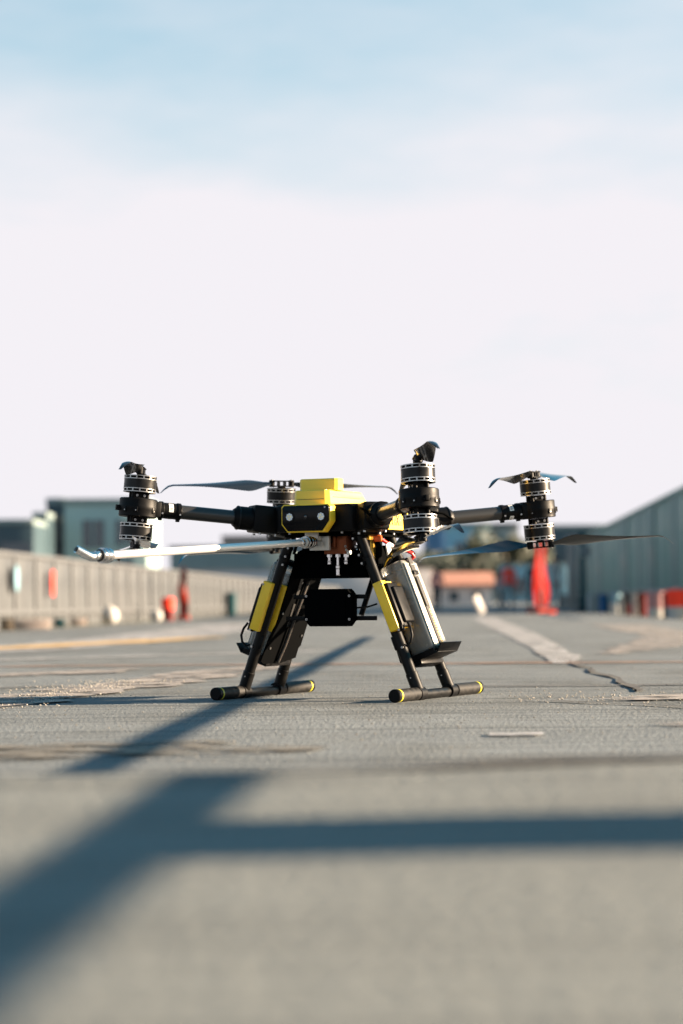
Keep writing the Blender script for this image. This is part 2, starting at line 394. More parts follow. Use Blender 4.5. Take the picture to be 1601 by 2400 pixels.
M['dirt'] = marking_mat('dark_dirt', (.105, .095, .078), .50)
strip('dirt_patch', [(-.9, -1.85, .10), (-.5, -1.9, .22), (-.25, -1.9, .16), (-.05, -1.95, .05)], 'dirt', 'dark sandy dirt lying before the raised slab edge', jag=.12)
cr_pts = [(.87, 4.6, .006), (.855, 3.9, .012), (.875, 3.5, .007), (.87, 3.1, .010), (.84, 2.7, .006), (.825, 2.3, .012), (.835, 2.0, .006), (.79, 1.6, .010), (.80, 1.3, .014), (.81, 1.05, .008), (.775, .75, .013), (.768, .5, .007), (.76, .3, .011), (.74, .1, .004)]
strip('crack', cr_pts, 'crack_and_shade', 'dark jagged crack running towards the camera on the right', jag=.02)
strip('crack', [(.42, -.30, .004), (.50, -.40, .008), (.58, -.52, .006), (.66, -.58, .010), (.74, -.70, .006), (.82, -.74, .008), (.9, -.8, .005)], 'crack_and_shade', 'fine crack right of the right skid', jag=.012)
strip('crack', [(.3, .52, .012), (.5, .5, .022), (.72, .49, .020), (.9, .53, .030), (1.2, .5, .024)], 'crack_and_shade', 'thin crosswise shadow line painted dark behind the right skid', jag=.012)  # not a crack: stands in for a thin cast shadow, painted as a dark strip
strip('crack', [(-1.2, .62, .018), (-.95, .75, .022), (-.78, .9, .010)], 'crack_and_shade', 'short crosswise crack left of the drone', jag=.012)
strip('edge_shade_line', [(x, edge_y(x) - .05, w) for x, w in ((-.20, .002), (0, .010), (.12, .024), (.2, .028), (.35, .022), (.6, .024), (1.2, .024))], 'crack_and_shade', 'thin shadow line painted dark along the far edge of the concrete slab', jag=.004, zf=lambda x, y: SLAB_Z + .0012 * noise.noise(Vector((x * 6, (edge_y(x) - y) * 5, 9))))  # dark strip paints the shadow line at the slab edge, no sealant there
# loose grit
mb = MB()
def pebble(x, y, s, zf):
    b = mb.bm; vs = [b.verts.new((x + s * a * random.uniform(.6, 1.3), y + s * c * random.uniform(.6, 1.3), zf + s * e * random.uniform(.5, 1))) for a, c, e in ((1, 0, 0), (-1, 0, 0), (0, 1, 0), (0, -1, 0), (0, 0, .8), (0, 0, -.4))]
    for q in ((0, 2, 4), (2, 1, 4), (1, 3, 4), (3, 0, 4), (2, 0, 5), (1, 2, 5), (3, 1, 5), (0, 3, 5)): b.faces.new([vs[i] for i in q])
for i in range(1500):
    y = random.uniform(-2.6, 3); x = random.uniform(-1.1, 1.1); pebble(x, y, random.uniform(.0008, .0026), gz(x, y) + .0005)
for i in range(700):
    t = random.random(); y = -.6 + 1.9 * t; x = -.86 + .22 * t + random.gauss(0, .09); pebble(x, y, random.uniform(.001, .0045), gz(x, y) + .004)
for i in range(400):
    x = random.uniform(.4, 1.1); y = random.gauss(-.3, .22); pebble(x, y, random.uniform(.001, .004), gz(x, y) + .003)
mb._fin([], None, 'grit', mb.bm.faces); M['grit'] = mat('grit', (.26, .24, .21), .85, vary=.3, vscale=60)
o = mb.obj('grit', smooth=0); tag(o, kind='stuff', label='loose grit scattered over the tarmac')

# ------------------------------------------------------------------ background
def rx(lat, y): return lat + ROAD * (y + D0)           # lateral offset from the road axis -> world x
def world_at(px, d):                                    # ground point at image column px, distance d
    return ((px - 800.5) / F * d, d - D0)

M['panel_grey'] = mat('grey_sheet_panel', (.044, .049, .054), .6, vary=.18, vscale=2)
M['panel_pale'] = mat('pale_post_paint', (.056, .061, .067), .6, vary=.06, vscale=2)
M['hoarding'] = mat('green_grey_hoarding', (.115, .235, .200), .6, vary=.12, vscale=.6)
M['hoarding2'] = mat('light_green_grey_hoarding', (.145, .245, .215), .6, vary=.12, vscale=.6)
M['hoarding3'] = mat('faded_green_grey_hoarding', (.13, .21, .19), .6, vary=.2, vscale=.9)
M['bld_dark'] = mat('dark_cladding', (.035, .062, .075), .4, vary=.2, vscale=.3)
M['bld_teal'] = mat('pale_teal_render', (.27, .37, .365), .6, vary=.05, vscale=.3)
M['bld_blue'] = mat('blue_cladding', (.05, .14, .27), .5, vary=.1, vscale=.2)
M['bld_lblue'] = mat('pale_blue_cladding', (.18, .33, .40), .5, vary=.1, vscale=.2)
M['glass'] = mat('dark_window_glass', (.03, .055, .07), .12, coat=.5)
M['roof'] = mat('grey_roof', (.16, .21, .21), .6, vary=.1, vscale=.5)
M['terracotta'] = mat('terracotta_roof', (.42, .19, .125), .7, vary=.15, vscale=3)
M['render_white'] = mat('white_render', (.55, .50, .48), .7, vary=.08, vscale=1)
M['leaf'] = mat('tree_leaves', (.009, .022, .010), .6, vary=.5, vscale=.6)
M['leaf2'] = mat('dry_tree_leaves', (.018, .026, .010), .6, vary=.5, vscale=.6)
M['bark'] = mat('bark', (.09, .07, .05), .9, vary=.3, vscale=6)
for nme, c in dict(c_red=(.95, .06, .03), c_dkred=(.10, .012, .012), c_white=(.42, .405, .385), c_blue=(.015, .10, .26), c_lblue=(.15, .26, .32), c_teal=(.01, .05, .06), c_dark=(.012, .02, .026), c_pink=(.36, .19, .19), c_orange=(.34, .03, .014), c_skin=(.42, .24, .17), c_hair=(.03, .02, .015), c_beige=(.34, .285, .255), c_denim=(.03, .05, .09), c_grey=(.2, .21, .21)).items():
    M[nme] = mat(nme[2:] + '_paint', c, .7, vary=.08, vscale=5, spec=.12)

# left boundary fence of grey sheets between pale posts
LAT = -6.5
y0f = 18.0; P0 = (rx(LAT, y0f), y0f)
fence = empty('panel_fence', (P0[0], P0[1], 0), -math.atan(ROAD))
tag(fence, 'long low pale fence of grey panels and posts receding along the left', 'fence')
def pal(t):
    y = y0f + t; return gz(rx(LAT, y), y)
pm = MB().box((0, 0, .52), (.09, 1.40, 1.04), 'panel_grey', bev=.01).mesh('panel')
qm = MB().box((0, 0, .52), (.12, .16, 1.04), 'panel_pale', bev=.015).mesh('post')
cm = MB().box((.0, 0, 0), (.16, 1.56, .07), 'panel_pale', bev=.015).mesh('coping')
rm = MB().box((.10, 0, 0), (.05, 1.56, .07), 'panel_pale').mesh('rail')
NPAN = 62
for i in range(NPAN):
    t = i * 1.56; z = pal(t)
    link('panel', pm, fence, T(0, t, z)); link('post', qm, fence, T(.02, t + .77, z))
    link('coping', cm, fence, T(0, t + .4, z + 1.075)); link('rail', rm, fence, T(0, t + .4, z + .24))
def on_fence(px, z, r, k, name, label, cat, shape):
    d = LAT / (px - 1098) * F; y = d - D0; x = rx(LAT, y) + .12
    mb = MB()
    if shape == 'disc': mb.cyl((0, 0, 0), (.03, 0, 0), r, k, n=20, bev=.004)
    else: mb.box((.015, 0, 0), (.03, r * 1.5, r * 3.2), k, bev=.008)
    mb.box((-.012, 0, 0), (.024, .05, r * 1.2), 'c_grey')
    o = mb.obj(name); o.location = (x, y, gz(x, y) + z); tag(o, label, cat)
on_fence(32, .72, .19, 'c_lblue', 'round_sign', 'pale blue round sign on the fence near the left edge', 'sign', 'disc')
on_fence(118, .68, .125, 'c_red', 'red_notice', 'upright red notice hung on the pale left fence', 'sign', 'box')
# small clutter at the foot of the fence
def crate(px, d, wd, ht, k, label, cat='crate', name='crate', dep=None, rz=.2):
    x, y = world_at(px, d); z = gz(x, y); dep = dep or wd
    mb = MB(); t_ = .02
    mb.box((0, 0, ht * .5), (wd, dep, ht), k, bev=min(wd, ht) * .06)
    mb.box((0, 0, ht * .86), (wd * 1.05, dep * 1.05, ht * .12), k, bev=.01); mb.box((0, 0, ht * .18), (wd * 1.04, dep * 1.04, ht * .08), k, bev=.01)
    o = mb.obj(name); o.location = (x, y, z); o.rotation_euler.z = rz; tag(o, label, cat); return o
crate(14, 29, .16, .16, 'c_brown' if 'c_brown' in M else 'bark', 'small brown crate at the foot of the fence near left edge')
crate(70, 30, .50, .14, 'c_beige', 'low beige block at the foot of the left fence below the red notice', 'block', 'beige_block')
crate(138, 33, .12, .13, 'c_teal', 'small dark teal box at the foot of the left fence', 'box', 'small_box')
crate(182, 36, .24, .12, 'c_beige', 'long flat beige box beside the dark teal one along the left fence', 'box', 'small_box')
def ball(px, d, r, k, label, name='buoy', cat='buoy'):
    x, y = world_at(px, d); z = gz(x, y); mb = MB()
    prof = [(0, 0)] + [(r * math.sin(math.pi * i / 10), r - r * math.cos(math.pi * i / 10)) for i in range(1, 10)] + [(r * .18, 2 * r), (r * .18, 2.2 * r), (0, 2.2 * r)]
    mb.lathe(prof, k, n=18); o = mb.obj(name); o.location = (x, y, z); tag(o, label, cat)
ball(256, 37, .15, 'c_white', 'large pinkish white ball lying before the left fence')
ball(366, 41, .11, 'c_white', 'smaller white ball lying left of the dark red bin')

# bins / drums
def drum(px, d, r, h, k, label, k2=None, name='bin', cat='bin', split=.5, group=None):
    x, y = world_at(px, d); z = gz(x, y)
    t = empty(name, (x, y, z)); tag(t, label, cat, group)
    mb = MB()
    if k2: mb.lathe([(0, 0), (r * .9, 0), (r * .95, h * split)], k2, n=20); mb.lathe([(r * .95, h * split), (r, h * .92)], k, n=20)
    else: mb.lathe([(0, 0), (r * .88, 0), (r * .94, h * .5), (r, h * .92)], k, n=20)
    mb.obj('body', t)
    mb = MB(); mb.lathe([(r * 1.02, h * .90), (r * 1.06, h * .91), (r * 1.06, h * .95), (r * .8, h), (0, h * 1.01)], k, n=20); mb.obj('lid', t)
    mb = MB(); mb.tube([(-r * .3, 0, h), (-r * .3, 0, h * 1.05), (r * .3, 0, h * 1.05), (r * .3, 0, h)], r * .06, 'c_grey', n=6); mb.obj('handle', t)
    return t
drum(392, 44, .12, .46, 'c_red', 'dark red upright bin before the left fence', 'c_dkred')
drum(540, 60, .14, .62, 'c_teal', 'dark green upright bin standing before the pale far wall')
# red banner on a pole
def banner(px, d, h, wd, k, label, name='banner', base='c_beige'):
    x, y = world_at(px, d); z = gz(x, y); t = empty(name, (x, y, z)); tag(t, label, 'banner')
    mb = MB(); mb.cyl((0, 0, 0), (0, 0, h), .022, 'panel_pale', n=10); mb.obj('pole', t)
    mb = MB(); mb.box((0, 0, .05), (wd * 1.3, wd * .9, .1), 'c_orange', bev=.02); mb.obj('base', t)
    mb = MB(); bm = mb.bm; n = 14; rows = []
    for i in range(n + 1):
        s = i / n; zz = h * (.10 + .89 * s); ww = wd * (.85 + .2 * math.sin(s * 5)) * (1 if s < .9 else .8)
        rows.append([bm.verts.new((ww * (u - .5) + .02 * math.sin(s * 9), .03 * math.sin(s * 7 + u * 4) + dd, zz)) for dd in (0, .008) for u in (0, .33, .66, 1)])
    for a, b in zip(rows, rows[1:]):
        for q in ((0, 1), (1, 2), (2, 3), (5, 4), (6, 5), (7, 6)): bm.faces.new((a[q[0]], a[q[1]], b[q[1]], b[q[0]]))
        bm.faces.new((a[0], b[0], b[4], a[4])); bm.faces.new((a[3], a[7], b[7], b[3]))
    for r_ in (rows[0], rows[-1]): bm.faces.new((r_[0], r_[1], r_[2], r_[3], r_[7], r_[6], r_[5], r_[4]))
    mb._fin([], None, k, bm.faces); mb.obj('cloth', t)
    return t
banner(427, 46, 1.10, .20, 'c_orange', 'narrow orange red banner on a pale pole before the left fence')

# people (far, out of focus): one continuous skinned body each
def person(px, d, hgt, shirt, trousers, hair, label, face=0, step=.12, armk=None, pose=0):
    x, y = world_at(px, d); z = gz(x, y)
    t = empty('person', (x, y, z), face); tag(t, label, 'person')
    s = hgt / 1.75
    V = [(0, 0, .95), (0, .01, 1.15), (0, .0, 1.38), (0, -.01, 1.50), (0, -.02, 1.60), (0, -.02, 1.70),
         (-.10, 0, .90), (-.12, -step, .50), (-.12, -step * .6, .09), (-.12, -step * .6 - .17, .04),
         (.10, 0, .90), (.12, step * .7, .50), (.12, step, .09), (.12, step - .17, .04),
         (-.19, 0, 1.42), (-.25, .03, 1.14), (-.24, -.08, .90), (-.235, -.12, .80),
         (.19, 0, 1.42), (.25, -.02 if not pose else -.10, 1.14), (.24, -.12 if not pose else -.28, .92 if not pose else 1.22), (.235, -.16 if not pose else -.33, .83 if not pose else 1.27)]
    E_ = [(0, 1), (1, 2), (2, 3), (3, 4), (4, 5), (0, 6), (6, 7), (7, 8), (8, 9), (0, 10), (10, 11), (11, 12), (12, 13), (2, 14), (14, 15), (15, 16), (16, 17), (2, 18), (18, 19), (19, 20), (20, 21)]
    rad = [.14, .13, .15, .06, .085, .075, .085, .06, .042, .035, .085, .06, .042, .035, .06, .045, .035, .035, .06, .045, .035, .035]
    me = bpy.data.meshes.new('body'); me.from_pydata([(a * s, b * s, c * s) for a, b, c in V], E_, [])
    tmp = bpy.data.objects.new('body', me); col.objects.link(tmp)
    md = tmp.modifiers.new('skin', 'SKIN'); me.skin_vertices.new() if not me.skin_vertices else None
    for i, sv_ in enumerate(me.skin_vertices[0].data):
        sv_.radius = (rad[i] * s, rad[i] * s * (.72 if i < 3 else 1)); sv_.use_root = (i == 0)
    tmp.modifiers.new('sub', 'SUBSURF').levels = 1
    dg = bpy.context.evaluated_depsgraph_get(); me2 = bpy.data.meshes.new_from_object(tmp.evaluated_get(dg))
    bpy.data.objects.remove(tmp)
    for k in (shirt, trousers, 'c_skin', 'c_dark'): me2.materials.append(M[k])
    for f in me2.polygons:
        c = f.center / s; f.use_smooth = True
        f.material_index = 2 if c.z > 1.49 else 3 if c.z < .09 else 1 if (c.z < .96 and abs(c.x) < .19) else 2 if (abs(c.x) > .19 and c.z < .86 and not pose) else 0
    link('body', me2, t)
    mb = MB(); mb.lathe([(0, 1.79)] + [(.10 * math.sin(a), 1.69 + .10 * math.cos(a)) for a in (.4, .8, 1.2, 1.6, 1.9)], hair, T(0, 0, 0) @ Matrix.Scale(s, 4), n=14)
    mb.obj('hair', t, T(0, .012 * s, 0)); return t
person(1023, 62, 1.25, 'c_pink', 'c_dark', 'c_hair', 'person in a pink top and dark trousers by the terracotta roofed hut', .3)
person(1191, 60, 1.35, 'c_red', 'c_grey', 'c_hair', 'distant person in a red top and grey trousers left of the tall red banner', -.2)
person(1170, 66, 1.10, 'c_white', 'c_beige', 'c_hair', 'person in a white top standing left of the one in red and grey', .5)
M['banner_red'] = mat('banner_red', (.22, .005, .003), .8, spec=.1, vary=.2, vscale=4)
banner(1266, 47.5, 1.60, .42, 'banner_red', 'tall bright red banner on a pole beneath the right rotor', base='banner_red').rotation_euler.z = .7
person(1248, 56, 1.30, 'c_dark', 'c_dark', 'c_hair', 'shorter person in dark clothes just left of the tall red banner', -.4)
person(1301, 58, 1.42, 'c_white', 'c_beige', 'c_hair', 'person in white shirt and beige trousers right of the tall red banner', .1)

M['board_white'] = mat('board_white', (.20, .19, .19), .5)
# white slanted board
x, y = world_at(1120, 47); t = empty('leaning_board', (x, y, gz(x, y))); tag(t, 'white board leaning at a slant on the tarmac far behind the drone', 'board')
mb = MB(); mb.box((0, 0, .20), (.18, .04, .44), 'board_white', rot=Matrix.Rotation(R(40), 4, 'Z') @ Matrix.Rotation(R(-32), 4, 'Y'), bev=.015); mb.obj('panel', t)
mb = MB(); mb.cyl((.08, .1, 0), (.0, .02, .32), .015, 'c_grey', n=8); mb.obj('prop_stand', t)
# concrete pillar and lamp post on the right
x, y = world_at(1341, 60); t = empty('concrete_pillar', (x, y, gz(x, y))); tag(t, 'pinkish concrete pillar standing right of the people', 'pillar')
mb = MB(); mb.box((0, 0, 1.0), (.27, .27, 2.0), 'c_beige', bev=.02); mb.obj('shaft', t)
mb = MB(); mb.box((0, 0, .08), (.34, .34, .16), 'c_beige', bev=.02); mb.box((0, 0, 2.0), (.32, .32, .08), 'c_beige', bev=.01); mb.obj('cap', t)
x, y = world_at(1364, 57); t = empty('lamp_post', (x, y, gz(x, y))); tag(t, 'dark slim post with pale round panel right of the concrete pillar', 'post')
mb = MB(); mb.cyl((0, 0, 0), (0, 0, 2.1), .085, 'c_teal', .07, n=14); mb.obj('pole', t)
mb = MB(); mb.cyl((.06, -.1, 1.55), (.06, -.07, 1.55), .17, 'c_grey', n=18, bev=.005); mb.obj('round_panel', t)
mb = MB(); mb.box((0, 0, .05), (.3, .3, .10), 'c_dark', bev=.02); mb.obj('base', t)

# right hoarding
HL = 5.25; yh = 44.0
hd = empty('hoarding', (rx(HL, yh), yh, 0), -math.atan(ROAD)); tag(hd, 'tall green grey panelled hoarding receding along the right', 'hoarding')
hm = [MB().box((0, 0, 1.45), (.09 + .03 * j, 1.19, 2.9), k, bev=.012).mesh('panel') for j, k in enumerate(('hoarding', 'hoarding2', 'hoarding3'))]
hp = MB().box((.05, 0, 1.4), (.14, .10, 2.8), 'hoarding2').mesh('post')
for i in range(46):
    yy = yh + i * 1.2; z = gz(rx(HL, yy), yy) - .02
    link('panel', hm[random.choice((0, 0, 1, 2))], hd, T(random.uniform(-.015, .015), i * 1.2, z))
    if i % 2 == 0: link('post', hp, hd, T(-.03, i * 1.2 + .6, z))
mb = MB(); mb.box((0, 27, gz(rx(HL, 70), 70) + 2.93), (.2, 56, .10), 'hoarding'); mb.obj('coping', hd)

# low railing with coloured drums along the right side
RLAT = 3.35; yr = 26.0
rl = empty('low_railing', (rx(RLAT, yr), yr, 0), -math.atan(ROAD)); tag(rl, 'low pale railing running behind the coloured drums on the right', 'railing')
pm_ = MB().box((0, 0, .22), (.05, .05, .44), 'c_grey').mesh('post')
for i in range(17):
    yy = yr + i * 1.5; link('post', pm_, rl, T(0, i * 1.5, gz(rx(RLAT, yy), yy)))
mb = MB(); mb.tube([(0, i * 1.5, gz(rx(RLAT, yr + i * 1.5), yr + i * 1.5) + .46) for i in range(17)], .025, 'c_grey', n=8); mb.obj('rail', rl)
GR = 'coloured drums along the right side'
def rd(px, h, k, label, k2=None, split=.5, r=None):
    d = (RLAT - .25) * F / (px - 1098); drum(px, d, r or .09, h, k, label, k2, name='drum', cat='drum', split=split, group=GR)
rd(1585, .44, 'c_red', 'red over white drum nearest the right edge', 'c_white', .42, .17)
rd(1535, .43, 'c_pink', 'pink drum with a white foot second from the right edge', 'c_white', .35, .16)
rd(1503, .42, 'c_dkred', 'plain deep red slim drum left of the pink one', r=.09)
rd(1470, .43, 'c_dark', 'slim drum dark above and dark red below', 'c_dkred', .5, .09)
rd(1439, .44, 'c_lblue', 'drum pale blue above and white below', 'c_white', .5, .13)
rd(1410, .42, 'c_blue', 'slim deep blue drum', r=.08)
rd(1384, .46, 'c_white', 'all white drum left of the deep blue one', r=.14)
rd(1319, .46, 'c_beige', 'pale beige drum farthest away, left of the pillar', r=.20)
rd(1558, .40, 'c_dark', 'narrow near black drum between the red topped and the pink drum', r=.06)
rd(1487, .38, 'c_beige', 'beige drum between two dark red drums', r=.09)
rd(1455, .36, 'c_grey', 'small grey drum beside the pale blue and white one', r=.08)
rd(1425, .40, 'c_teal', 'dark teal drum between the deep blue and the pale blue drums', r=.07)
rd(1352, .38, 'c_grey', 'short grey drum in front of the pinkish pillar', r=.12)
M['verge'] = mat('dry_grass_verge', (.15, .14, .08), .9, vary=.4, vscale=4)
strip('verge', [(rx(RLAT, 24), 24, .22), (rx(RLAT, 34), 34, .22), (rx(RLAT, 60), 60, .25)], 'verge', 'dry grassy verge under the right railing', lift=.006, jag=.1)
strip('verge', [(rx(LAT + .4, 16), 16, .25), (rx(LAT + .4, 30), 30, .25), (rx(LAT + .4, 80), 80, .3)], 'verge', 'dry grassy verge along the left fence', lift=.006, jag=.1)

# near railing beyond the right edge of the frame: its shadow crosses the foreground
NZ = .585
nr = empty('near_railing', (0, 0, 0)); tag(nr, 'thin railing beside the apron whose long shadow crosses the foreground', 'railing')
def nrx(y): return 2.015 + ROAD * y
mb = MB(); mb.tube([(nrx(y), y, NZ) for y in range(-8, 12)], .0120, 'c_grey', n=10); mb.obj('rail', nr)
mb = MB(); mb.box((nrx(-3.77) + .01, -3.77, .29), (.06, .25, .595), 'c_beige', bev=.005); mb.obj('post', nr)
for yy in (3.3, 10.9):
    mb = MB(); mb.cyl((nrx(yy), yy, gz(nrx(yy), yy)), (nrx(yy), yy, NZ), .012, 'c_grey', n=10); mb.obj('post', nr)

# pale far wall across the back
def building(name, px0, px1, d, ytop, k, label, depth=8, roofk='roof', cat='building', base=None, wins=None, zoff=0):
    x0, y = world_at(px0, d); x1, _ = world_at(px1, d); zt = H0 + (HOR - ytop) * d / F; zb = gz((x0 + x1) / 2, y) - .3
    t = empty(name, ((x0 + x1) / 2, y, zb)); tag(t, label, cat); wd = x1 - x0; h = zt - zb
    mb = MB(); mb.box((0, depth / 2, h / 2), (wd, depth, h), k, bev=.02); mb.obj('wall', t)
    mb = MB(); mb.box((0, depth / 2, h + .06 * h * .5), (wd * 1.02, depth * 1.02, .06 * h), roofk, bev=.01); mb.obj('roof', t)
    for (u0, u1, v0, v1) in wins or []:
        mb = MB(); mb.box(((u0 + u1 - 1) / 2 * wd, -.04, (v0 + v1) / 2 * h), ((u1 - u0) * wd, .12, (v1 - v0) * h), 'glass')
        f = mb.obj('window', t)
        mb = MB(); mb.box(((u0 + u1 - 1) / 2 * wd, -.06, v0 * h - .06), ((u1 - u0) * wd * 1.05, .2, .12), k); mb.obj('sill', f)
    return t
building('boundary_wall', 405, 1010, 118, 1338, 'render_white', 'low pale wall closing the far end of the apron', depth=.4, roofk='c_beige', cat='wall')
building('office_building', 150, 345, 150, 1178, 'bld_teal', 'pale teal two storey building behind the left fence', 10, 'roof',
         wins=[(.22, .33, .60, .86), (.36, .48, .60, .86), (.22, .33, .18, .50), (.36, .48, .18, .50), (.62, .70, .62, .86), (.74, .82, .62, .86), (.62, .70, .18, .5), (.74, .82, .18, .5)])
building('office_wing', 108, 152, 151, 1176, 'bld_dark', 'dark glazed corner block joined left of the teal building', 10, 'roof', wins=[(.08, .46, .66, .9), (.54, .92, .66, .9), (.08, .46, .38, .58), (.54, .92, .38, .58), (.08, .92, .1, .3)])
building('low_shed', -30, 78, 140, 1222, 'bld_dark', 'dark low building at the far left behind the fence', 12, 'roof', wins=[(.3, .95, .4, .8)])
building('link_block', 76, 110, 146, 1207, 'bld_dark', 'narrow grey teal block between the dark low building and the glazed corner', 9, 'roof')
building('long_shed', 398, 700, 240, 1284, 'roof', 'long dark grey shed behind the far pale wall', 12, 'bld_dark', wins=[(.1, .3, .3, .6), (.5, .8, .3, .6)])
building('warehouse', 520, 680, 330, 1262, 'c_beige', 'pale beige building rising behind the long dark shed', 14, 'panel_pale')
building('blue_building', 1000, 1045, 260, 1243, 'bld_blue', 'deep blue building behind the right front rotor', 12, 'roof')
building('pale_blue_building', 1045, 1150, 262, 1238, 'bld_lblue', 'pale blue building right of the deep blue one', 12, 'roof', wins=[(.2, .4, .5, .8), (.6, .8, .5, .8)])
building('grey_block', 1150, 1215, 280, 1240, 'c_grey', 'grey block half hidden by trees right of the pale blue building', 12, 'panel_pale')
building('teal_block', 1280, 1425, 230, 1246, 'bld_dark', 'dark teal block seen between right rotor and hoarding', 12, 'roof')
building('white_block', 1180, 1345, 190, 1330, 'bld_lblue', 'low blue grey building behind the people on the right', 8, 'roof', wins=[(.1, .3, .3, .7), (.45, .6, .3, .7)])
# hut with terracotta roof
x, y = world_at(1062, 128); t = empty('hut', (x, y, gz(x, y) - .05)); tag(t, 'low white hut with a terracotta roof far behind the drone', 'hut')
mb = MB(); mb.box((0, 2, .55), (4.3, 4, 1.1), 'render_white'); mb.obj('wall', t)
mb = MB(); mb.prism([(-.4, 1.1), (-.4, 1.22), (2, 1.95), (4.4, 1.22), (4.4, 1.1)], -2.4, 2.4, 'terracotta', RZ(R(90)) @ RX(R(90))); mb.obj('roof', t)
for u in (-1.3, 0, 1.3):
    mb = MB(); mb.box((u, -.03, .55), (.5, .1, .5), 'glass'); mb.obj('window', t)

# trees
def tree(px, d, h, wd, k, label):
    x, y = world_at(px, d); z = gz(x, y) - .1; t = empty('tree', (x, y, z)); tag(t, label, 'tree', 'trees behind the apron')
    rnd = random.Random(px * 7 + int(d)); mb = MB(); mb.tube([(0, 0, 0), (.05 * h * .3, 0, h * .3), (0, .05, h * .62)], .04 * h, 'bark', n=8, rf=lambda s: 1 - .6 * s)
    for i in range(5):
        a = rnd.uniform(0, 6.28); mb.tube([(0, 0, h * .35 + i * h * .05), (math.cos(a) * wd * .18, math.sin(a) * wd * .18, h * .55), (math.cos(a) * wd * .33, math.sin(a) * wd * .33, h * .7)], .018 * h, 'bark', n=6, rf=lambda s: 1 - .6 * s)
    mb.obj('trunk', t)
    cl = [(rnd.gauss(0, .22) * wd, rnd.gauss(0, .22) * wd, h * rnd.uniform(.28, .86), rnd.uniform(.13, .24) * wd) for _ in range(16)]
    vs, fs = [], []
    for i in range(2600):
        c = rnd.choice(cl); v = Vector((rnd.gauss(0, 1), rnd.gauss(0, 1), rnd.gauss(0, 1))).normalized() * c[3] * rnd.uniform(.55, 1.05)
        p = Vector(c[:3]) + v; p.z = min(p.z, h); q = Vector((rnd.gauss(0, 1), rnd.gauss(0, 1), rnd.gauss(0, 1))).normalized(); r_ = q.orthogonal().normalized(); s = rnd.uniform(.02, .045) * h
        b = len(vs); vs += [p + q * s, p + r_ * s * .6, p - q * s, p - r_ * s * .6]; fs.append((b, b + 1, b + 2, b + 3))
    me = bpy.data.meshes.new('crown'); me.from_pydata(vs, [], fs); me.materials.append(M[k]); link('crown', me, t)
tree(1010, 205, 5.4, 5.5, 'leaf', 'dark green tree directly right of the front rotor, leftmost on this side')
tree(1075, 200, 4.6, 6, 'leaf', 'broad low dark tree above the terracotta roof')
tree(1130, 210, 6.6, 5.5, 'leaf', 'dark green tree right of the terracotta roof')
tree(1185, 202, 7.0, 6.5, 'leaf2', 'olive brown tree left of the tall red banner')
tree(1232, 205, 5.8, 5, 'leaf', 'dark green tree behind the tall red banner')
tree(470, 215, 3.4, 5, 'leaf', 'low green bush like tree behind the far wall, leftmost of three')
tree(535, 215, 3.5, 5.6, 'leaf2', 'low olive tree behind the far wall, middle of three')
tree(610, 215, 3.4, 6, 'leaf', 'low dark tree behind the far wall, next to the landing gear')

# ================================================================== DRONE
YAW = -.455
drone = empty('drone', (.0058, 0, 0), YAW)
tag(drone, 'black and yellow four arm spraying drone standing on skids with long silver lance', 'drone')

# --- rotors -------------------------------------------------------
TILT = R(5.2); RAD = .52; PZ = .4625
def blade_mesh(cw, bend):
    mb = MB(); bm = mb.bm; rings = []; n = 26
    for i in range(n + 1):
        s = i / n; r = .026 + s * .310
        ch = .012 + .038 * smooth(s / .24) if s < .24 else .050 * (1 - .72 * ((s - .24) / .76) ** 1.0)
        if s > .94: ch *= 1 - .55 * ((s - .94) / .06)
        tw = R(40 - 30 * smooth(s / .8)) if s > .04 else R(40)
        th = .0042 * (1 - s) ** .7 + .0011
        if s < .1: th += .004 * (1 - s / .1)
        dz = -.020 * max(0, (s - .90) / .10) ** 1.4 - .007 * s ** 1.5; dz *= bend; dy = -.012 * max(0, (s - .9) / .1) ** 1.5
        pf = [(.5, 0), (.3, .42), (0, .62), (-.3, .42), (-.5, 0), (-.3, -.12), (0, -.16), (.3, -.12)]
        ring = []
        for u, v in pf:
            yy = (u - .12) * ch; zz = v * th + (-.25 * (u * 2) ** 2) * ch * .18
            y2 = yy * math.cos(tw) - zz * math.sin(tw) + dy; z2 = yy * math.sin(tw) + zz * math.cos(tw) + dz
            ring.append(bm.verts.new((r, y2 * (1 if cw else -1), z2)))
        rings.append(ring)
    fs = [bm.faces.new((a[j], a[(j + 1) % 8], b[(j + 1) % 8], b[j])) for a, b in zip(rings, rings[1:]) for j in range(8)]
    fs += [bm.faces.new(rings[0]), bm.faces.new(rings[-1][::-1])]
    mb._fin([], None, 'prop', fs)
    return mb.mesh('blade', 50)
blades = {(c, b): blade_mesh(c, b) for c in (True, False) for b in (1, -1)}
def hub_mesh():
    mb = MB()
    for z in (.0015, .0150): mb.box((0, 0, z), (.060, .019, .0030), 'plastic', bev=.0008)
    for s in (-1, 1):
        mb.cyl((s * .027, 0, -.001), (s * .027, 0, .0175), .0078, 'plastic', n=16, bev=.001)
        mb.cyl((s * .027, 0, .0175), (s * .027, 0, .0190), .003, 'silver', n=10)
    for s in (-1, 1): mb.box((s * .0085, 0, .0082), (.0050, .015, .0120), 'plastic')
    mb.box((0, 0, -.0018), (.018, .018, .0045), 'plastic', bev=.001)
    return mb.mesh('hub')
hubm = hub_mesh()
MR, MH = .0385, .040
bellm = MB().lathe([(0, .0095), (MR - .001, .0095), (MR, .0105), (MR, MH - .0105), (MR - .001, MH - .0095), (0, MH - .0095)], 'anod', n=48).mesh('bell')
